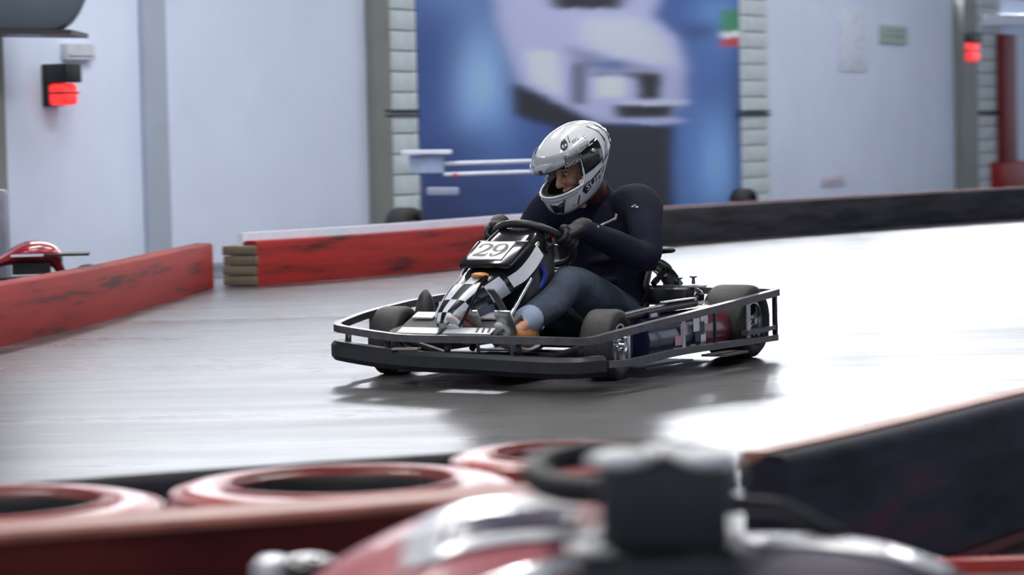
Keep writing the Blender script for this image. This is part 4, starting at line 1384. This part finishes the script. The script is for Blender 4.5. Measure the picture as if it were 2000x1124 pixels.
# brow vent and print on the visor
patch(D(8), .046, [(-.055, -.006), (-.02, -.022), (.022, -.012), (.060, .022), (.0, .024), (-.04, .014)], M_shellgrey, 'brow_vent', .018, vis=True)
patch(D(6), .042, circ(.009, sx=1.6), M_print, 'vent_slot', .0195, vis=True)
patch(D(55), .052, [(-.012, -.028), (.045, -.022), (.05, .014), (-.012, .026)], mat('dark_visor_print', (.07, .075, .075), .2), 'visor_print', .0180, vis=True)
wraptext('NVCX', D(60), .036, .020, mat('pale_grey_print', (.42, .44, .44), .3), 'visor_letters', .0195, vis=True)

# --- emblem and sleeve stripe on the sweatshirt, laid on its surface
from mathutils.bvhtree import BVHTree
bpy.context.view_layer.update()
bvh = BVHTree.FromPolygons([v.co[:] for v in sweat.data.vertices], [p.vertices[:] for p in sweat.data.polygons])
PI_ = (Matrix.Translation(person.location) @ Matrix.Rotation(KRZ, 4, 'Z')).inverted()
def on_shirt(px, py):
    o_ = PI_ @ Vector((0, 0, CAM_H)); d_ = (PI_.to_3x3() @ ray(px, py)).normalized()
    h = bvh.ray_cast(o_, d_)
    return h[0], h[1]
M_emb = mat('pale_stitch', (.55, .56, .6), .7)
p, nn = on_shirt(1240, 404)
if p is not None:
    for (dx, dy, r) in ((-4, 0, .007), (4, 1, .007), (0, -3, .005)):
        q, n2 = on_shirt(1240 + dx, 404 + dy)
        k = MB(); k.ellipsoid(q, (r, r, r * .7), n=8, m=6); PP('emblem', k, M_emb, sweat, smooth=180)
for seg in (((1168, 444), (1178, 438), (1188, 434), (1198, 429), (1204, 426)), ((1201, 431), (1203, 424), (1204, 418))):
    P = [on_shirt(*q) for q in seg]
    P = [(a, n_) for a, n_ in P if a is not None]
    if len(P) > 2:
        k = MB(); k.tube([a + n_ * .0 for a, n_ in P], .005, 8); PP('sleeve_stripe', k, mat('pale_stripe', lin((180, 178, 172)), .7), sweat, smooth=180)

# ================================================================== near side: inner barriers, painted tyres, parked kart
M_pink = scuffed('worn_red_paint', (.30, .045, .04), (.48, .10, .09), (.62, .27, .25), 5, (1, 1, 3), rough=.28, lo=.34, hi=.68, spec=.5)
M_plank = scuffed('dark_red_plank', (.075, .012, .010), (.115, .016, .014), (.16, .025, .02), 2.5, (1, 1, 3), rough=.5)
M_plank_top = mat('plank_worn_top', lin((160, 92, 78)), .5, var=.2, scale=9)
HN = .30
# low black barrier between the tyres and the track
pn_ = [gz(-160, 962, HN), gz(0, 945, HN), gz(420, 913, HN), gz(860, 884, HN), gz(1060, 872, HN), gz(1230, 862, HN)]
pn_ = [Vector((p.x, p.y, 0)) for p in pn_]
def near_barrier(name, pts, m, label, th, top=None, h=HN):
    P = catmull(pts, 5)
    b = MB(); r = .02
    b.sweep(P, lambda i, t: [(th, 0), (th, h - r), (th - r, h), (r, h), (0, h - r), (0, 0)])
    o = tag(b.build(name, m, smooth=50), label, 'barrier')
    if top:
        c = MB(); c.sweep(P, lambda i, t: [(-.006, h - .03), (-.006, h + .004), (.045, h + .006), (.045, h - .002), (.0, h - .03)])
        c.build('worn_edge', top, o, smooth=50)
    return o
near_barrier('inner_barrier', pn_, M_blk, 'low black barrier edge behind the red painted tyres', .05)
# the inner barrier running off to the right, scuffed blue, red and black
M_scuff = scuffed('blue_black_scuffed_belt', (.014, .014, .018), (.034, .038, .062), (.16, .03, .045), 2.0, (1, 1, 4), lo=.36, hi=.78)
pr_ = [gz(1452, 887.5, HN), gz(1560, 865, HN), gz(1720, 829, HN), gz(2000, 762, HN), gz(2300, 700, HN)]
pr_ = [Vector((p.x, p.y, 0)) for p in pr_]
o = near_barrier('inner_barrier', pr_, M_scuff, 'thick scuffed blue and black barrier at the lower right', .10, mat('orange_worn_edge', lin((176, 128, 108)), .5, var=.2, scale=12))
# dull red kick strip along its foot
P = catmull(pr_, 5); c = MB(); c.sweep(P, lambda i, t: [(.10, .0), (.115, .0), (.115, .022), (.10, .022)]); c.build('kick_strip', mat('dull_red_strip', (.16, .012, .014), .5), o)

# tyres painted red, lying flat in stacks of two
def tyre_stack(x, y, label, q=1.0):
    for lvl in (0, 1):
        if lvl == 0:
            lab = label.replace('top', 'lower')
        e = empty('painted_tyre', (x, y, .08 + lvl * .16), random.uniform(0, 3))
        tag(e, (label if lvl else label.replace('topmost red painted', 'lower red painted')), 'tyre', 'red painted tyres along the inner edge')
        e.scale = (q, q, 1)
        b = MB(); b.lathe([(-.06, .19), (-.078, .215), (-.078, .265), (-.06, .292), (-.03, .300), (.03, .300), (.06, .292), (.078, .265), (.080, .225), (.066, .195), (.05, .186), (-.05, .186)], axis='z', n=56, closed=True)
        b.mi = [1 if f // 56 in (9, 10, 11) else 0 for f in range(len(b.mi))]
        b.build('tyre', [M_pink, M_tyre], e, smooth=45)
        b = MB()
        for rr_, zz in ((.20, .079), (.285, .066)):
            b.tube([(rr_ * math.cos(2 * math.pi * i / 48), rr_ * math.sin(2 * math.pi * i / 48), zz) for i in range(48)], .006, 6, closed=True)
        split_loose(b.build('bead_ring', M_pink, e, smooth=180))
        b = MB(); b.lathe([(-.05, .187), (0, .160), (.03, .187)], axis='z', n=40); b.f = b.f[:-2]; b.mi = b.mi[:-2]
        b.build('inner_liner', M_tyre, e, smooth=180)
tyre_stack(-.873, 4.43, 'topmost red painted tyre at the lower left corner')
tyre_stack(-.300, 4.62, 'topmost red painted tyre in the middle above the red plank')
tyre_stack(.113, 4.975, 'topmost red painted tyre partly behind the dark steering box', .8)

# red plank barrier closest to the camera at left
pts = [gz(-200, 1062, .325), gz(0, 1046, .325), gz(480, 1012, .325), gz(960, 975, .325), gz(1250, 952, .325)]
pts = [Vector((p.x, p.y, 0)) for p in pts]
P = catmull(pts, 5)
b = MB(); b.sweep(P, lambda i, t: [(0, 0), (0, .318), (-.006, .325), (-.13, .325), (-.13, 0)])
pk = tag(b.build('plank_barrier', M_plank, smooth=40), 'dark red plank barrier in front of the painted tyres', 'barrier')
b = MB(); b.sweep(P, lambda i, t: [(.003, .312), (.003, .322), (-.004, .3285), (-.132, .3285), (-.132, .32), (-.01, .32)])
b.build('worn_top', M_plank_top, pk, smooth=40)

# ------------------------------------------------------------------ parked kart in the foreground, seen from behind its steering wheel
YB = 2.95
fk = empty('foreground_kart', (aty(1300, 1124, 3.2).x, 3.2, 0)); tag(fk, 'blurred red and purple kart in the foreground with dark steering box', 'kart')
def FP(name, mb, m, label=None, parent=None, **kw):
    o = mb.build(name, m, parent if parent else fk, **kw)
    if parent is None:
        o.location = -fk.location
    if label: o['label'] = label
    return o
M_box = mat('dark_grey_box', (.016, .017, .020), .4, var=.15)
M_boxl = mat('box_base', (.022, .024, .026), .45)
def bx(px0, py0, px1, py1, Y, d):
    a = aty(px0, py0, Y); c = aty(px1, py1, Y)
    return ((a.x + c.x) / 2, Y + d / 2, (a.z + c.z) / 2), (abs(c.x - a.x), d, abs(a.z - c.z))
c, s = bx(1168, 896, 1436, 1092, YB, .10)
k = MB(); k.box(c, s); FP('steering_box', k, M_box, 'dark grey square box on the steering wheel', bevel=.018, segs=4)
for px in (1210, 1385):
    q = aty(px, 899, YB - .005); k = MB(); k.ellipsoid(q, (.034, .03, .0125)); FP('glare_cap', k, mat('white_glare', (.95, .94, .95), .35), 'cap on the box with white glare painted in', smooth=180)  # bright glare on the box top, painted as white caps
q = aty(1298, 884, YB + .16); k = MB(); k.ellipsoid(q, (.03, .03, .011)); FP('rear_cap', k, mat('grey_cap', (.45, .44, .44), .3), smooth=180)
c, s = bx(1126, 1080, 1462, 1180, YB - .01, .16)
k = MB(); k.box(c, s); FP('box_base', k, M_boxl, bevel=.02, segs=3)
k = MB(); q = aty(1150, 1076, YB); k.box(q, (.045, .08, .008)); FP('base_clip', k, mat('clip_grey', (.4, .39, .38), .4), bevel=.003)
# steering wheel rim, tilted away
ctr = aty(1300, 950, YB + .20)
rimp = [(1215, 962, .10), (1150, 958, .12), (1085, 952, .15), (1042, 930, .20), (1060, 906, .27), (1130, 890, .33), (1230, 884, .36), (1330, 888, .36), (1400, 900, .33), (1425, 920, .26), (1420, 950, .18), (1380, 965, .12), (1300, 966, .10)]
k = MB(); k.tube(catmull([aty(x, y, YB + d) for x, y, d in rimp], 4, True), .0165, 12, closed=True)
e1 = Vector((1, 0, 0))
FP('steering_wheel', k, mat('rim_rubber', (.014, .016, .018), .5), 'black steering wheel rim', smooth=180)
k = MB()
for s in (-1, 1):
    k.bar([ctr + e1 * (s * .085), ctr + e1 * (s * .05) + Vector((0, -.02, .0)), ctr + Vector((s * .01, -.06, 0))], .03, .012)
split_loose(FP('spoke', k, M_box))
k = MB(); k.tube([ctr + Vector((0, -.12, 0)), ctr + Vector((0, .45, -.25))], .02, 10); FP('steering_column', k, M_frameK)

M_fred = mat('gloss_red_body', (.55, .016, .012), .5, var=.06, scale=6, spec=.2)
M_fsheen = mat('red_body_sheen', (.56, .15, .18), .4, var=.06, scale=6, coat=.15, spec=.3)  # red body with its broad sheen painted in as pink
M_fpur = mat('purple_body', (.045, .030, .075), .5, var=.1, spec=.2)
M_fwhite = mat('white_paint_and_sheen', (.88, .88, .92), .14, var=.02, coat=.7)  # reflections painted white on the fairings; plain white on the housing
def hood(out, Y, name, m, label, ny=.36, drop=.16, fdrop=.10):
    """bonnet-like shell: ridge line `out` (photo points at depth Y), falling towards the camera and away from it"""
    R = catmull([aty(x, y, Y) for x, y in out], 6)
    prof = [(-1.0, 1.0), (-.8, .70), (-.6, .44), (-.4, .22), (-.2, .06), (0, 0), (.3, .06), (.6, .3), (1.0, .9)]
    rows = []
    for d, f in prof:
        rows.append([p + Vector((0, d * (ny if d < 0 else .3), -f * (drop if d < 0 else fdrop))) for p in R])
    k = MB(); k.grid(rows)
    o = FP(name, k, m, label, solid=.006, smooth=180)
    def at(u, d, off=.003):
        i = u * (len(R) - 1); a = int(min(i, len(R) - 2)); t = i - a
        p = R[a].lerp(R[a + 1], t)
        f = float(np.interp(d, [q[0] for q in prof], [q[1] for q in prof]))
        return p + Vector((0, d * (ny if d < 0 else .3), -f * (drop if d < 0 else fdrop))) + Vector((0, -off * .6, off))
    return o, at
lo = [(560, 1190), (620, 1128), (700, 1078), (800, 1030), (900, 990), (1000, 976), (1100, 974), (1180, 984), (1230, 1010)]
ho, at = hood(lo, 3.35, 'bonnet', M_fsheen, 'glossy red front fairing with painted pink sheen and white highlights')
def decal(atf, quad, m, name, nu=14, nd=4, label=None):
    """quad: (u0,d0),(u1,d1) upper edge and (u0,d0),(u1,d1) lower edge"""
    (a, b_), (c_, d_), (e_, f_), (g_, h_) = quad
    rows = []
    for j in range(nd + 1):
        t = j / nd
        rows.append([atf((a + (c_ - a) * i / nu) * (1 - t) + (e_ + (g_ - e_) * i / nu) * t, (b_ + (d_ - b_) * i / nu) * (1 - t) + (f_ + (h_ - f_) * i / nu) * t) for i in range(nu + 1)])
    k = MB(); k.grid(rows)
    return FP(name, k, m, solid=.001, smooth=180)
decal(at, ((.40, .0), (.80, .0), (.40, -.16), (.80, -.12)), M_fwhite, 'stripe_or_sheen')  # this and the white decals below paint reflections on the bonnet
decal(at, ((.36, -.10), (.48, -.12), (.37, -.40), (.46, -.38)), M_fwhite, 'stripe_or_sheen', 8, 5)
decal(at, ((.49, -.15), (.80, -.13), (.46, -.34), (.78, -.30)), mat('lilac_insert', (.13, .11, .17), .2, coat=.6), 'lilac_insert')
decal(at, ((.40, -.345), (.92, -.31), (.42, -.42), (.92, -.38)), M_fwhite, 'stripe_or_sheen')
decal(at, ((.50, -.60), (.92, -.39), (.53, -.70), (.92, -.46)), M_fwhite, 'stripe_or_sheen')
decal(at, ((.54, -.71), (.95, -.47), (.54, -1.0), (.95, -1.0)), M_fred, 'red_panel')
decal(at, ((.40, -.66), (.50, -.62), (.43, -.80), (.52, -.74)), mat('grey_white_print', (.55, .52, .55), .25, coat=.4), 'print_mark')
ro = [(1400, 1062), (1480, 1052), (1600, 1054), (1720, 1066), (1800, 1088), (1870, 1116), (1930, 1160)]
hr, at2 = hood(ro, 3.35, 'side_fairing', M_fpur, 'purple side fairing with broad painted white highlight on top')
decal(at2, ((.12, .02), (.80, .02), (.14, -.11), (.74, -.20)), M_fwhite, 'stripe_or_sheen')  # highlight along the fairing top, painted white
decal(at2, ((.22, -.50), (.36, -.54), (.24, -.70), (.38, -.72)), mat('grey_badge', (.4, .42, .4), .4), 'grey_badge', 6, 3)
# dark arm from the wheel to the right fairing
k = MB(); k.tube([aty(1430, 985, 3.3), aty(1520, 992, 3.35), aty(1640, 1052, 3.4)], .012, 10); FP('steering_arm', k, mat('arm_black', (.015, .015, .017), .4))
# body tub below, mostly under the frame
k = MB()
a = aty(700, 1190, 3.3); c_ = aty(1850, 1190, 3.3)
k.box(((a.x + c_.x) / 2, 3.35, .19), (c_.x - a.x, .7, .2)); FP('tub', k, M_box, bevel=.05)
for x in (a.x - .06, c_.x + .06):
    for y in (3.55, 2.6):
        k = MB(); k.lathe(tyre_prof(.13, .12, .07), (x, y, .13), axis='x', n=28, closed=True); FP('wheel', k, M_tyre, smooth=50)
k = MB(); k.box(((a.x + c_.x) / 2, 2.9, .09), (.5, 1.0, .06)); FP('floor_tray', k, M_box, bevel=.01)

# white and black mirror pod at the lower left of the red bonnet
e = empty('mirror_pod', aty(560, 1124, 3.5)); e.location.z = 0
P0 = e.location.copy()
tag(e, 'small white and black housing left of the red bonnet', 'housing')
c, s = bx(494, 1098, 556, 1170, 3.5, .08)
k = MB(); k.box(Vector(c) - P0, s); k.build('white_block', M_fwhite, e, bevel=.012, segs=3)
k = MB(); q = aty(598, 1112, 3.52) - P0; k.ellipsoid(q, (.036, .05, .020)); k.build('black_cap', M_gloss, e, smooth=180)
k = MB(); q = aty(600, 1090, 3.53) - P0; k.limb([q + Vector((-.03, 0, -.006)), q, q + Vector((.03, 0, -.004))], [.005, .007, .005]); k.build('white_rim', M_fwhite, e, smooth=180)
k = MB(); k.tube([aty(545, 1160, 3.54) - P0, (aty(545, 1160, 3.54) - P0) * 1.0 - Vector((0, 0, aty(545, 1160, 3.54).z))], .02, 8); k.build('stalk', M_box, e)

# pale foot of a stand at the right edge, and a red board beside it
A = gz(1985, 1030, 0.0)
e = empty('stand_foot', (A.x, A.y, 0)); tag(e, 'pale grey tapered stand foot at the right edge', 'stand')
k = MB()
rr = []
for z, r in ((0.0, .050), (.03, .048), (.034, .030), (.10, .018), (.30, .012)):
    rr.append([(r * math.cos(2 * math.pi * i / 20), r * math.sin(2 * math.pi * i / 20), z) for i in range(20)])
k.rings(rr); k.build('cone', mat('pale_grey_plastic', (.42, .42, .44), .4), e, smooth=35)
k = MB(); k.lathe([(0, .058), (.012, .058), (.016, .05)], axis='z', n=24); k.build('base_ring', mat('pale_ring', (.62, .62, .62), .4), e, smooth=35)
a, c_ = gz(1835, 1095, .06), gz(2080, 1095, .06)
k = MB(); k.box(((a.x + c_.x) / 2, a.y + .02, .03), (c_.x - a.x, .04, .06))
rb = tag(k.build('red_board', mat('bright_red_board', (.50, .03, .022), .4), bevel=.006), 'bright red low board at the lower right corner', 'board')
k = MB(); k.box(((a.x + c_.x) / 2, a.y - .0, .018), (c_.x - a.x, .012, .03)); k.build('beige_strip', mat('beige_strip', lin((186, 160, 140)), .5), rb)
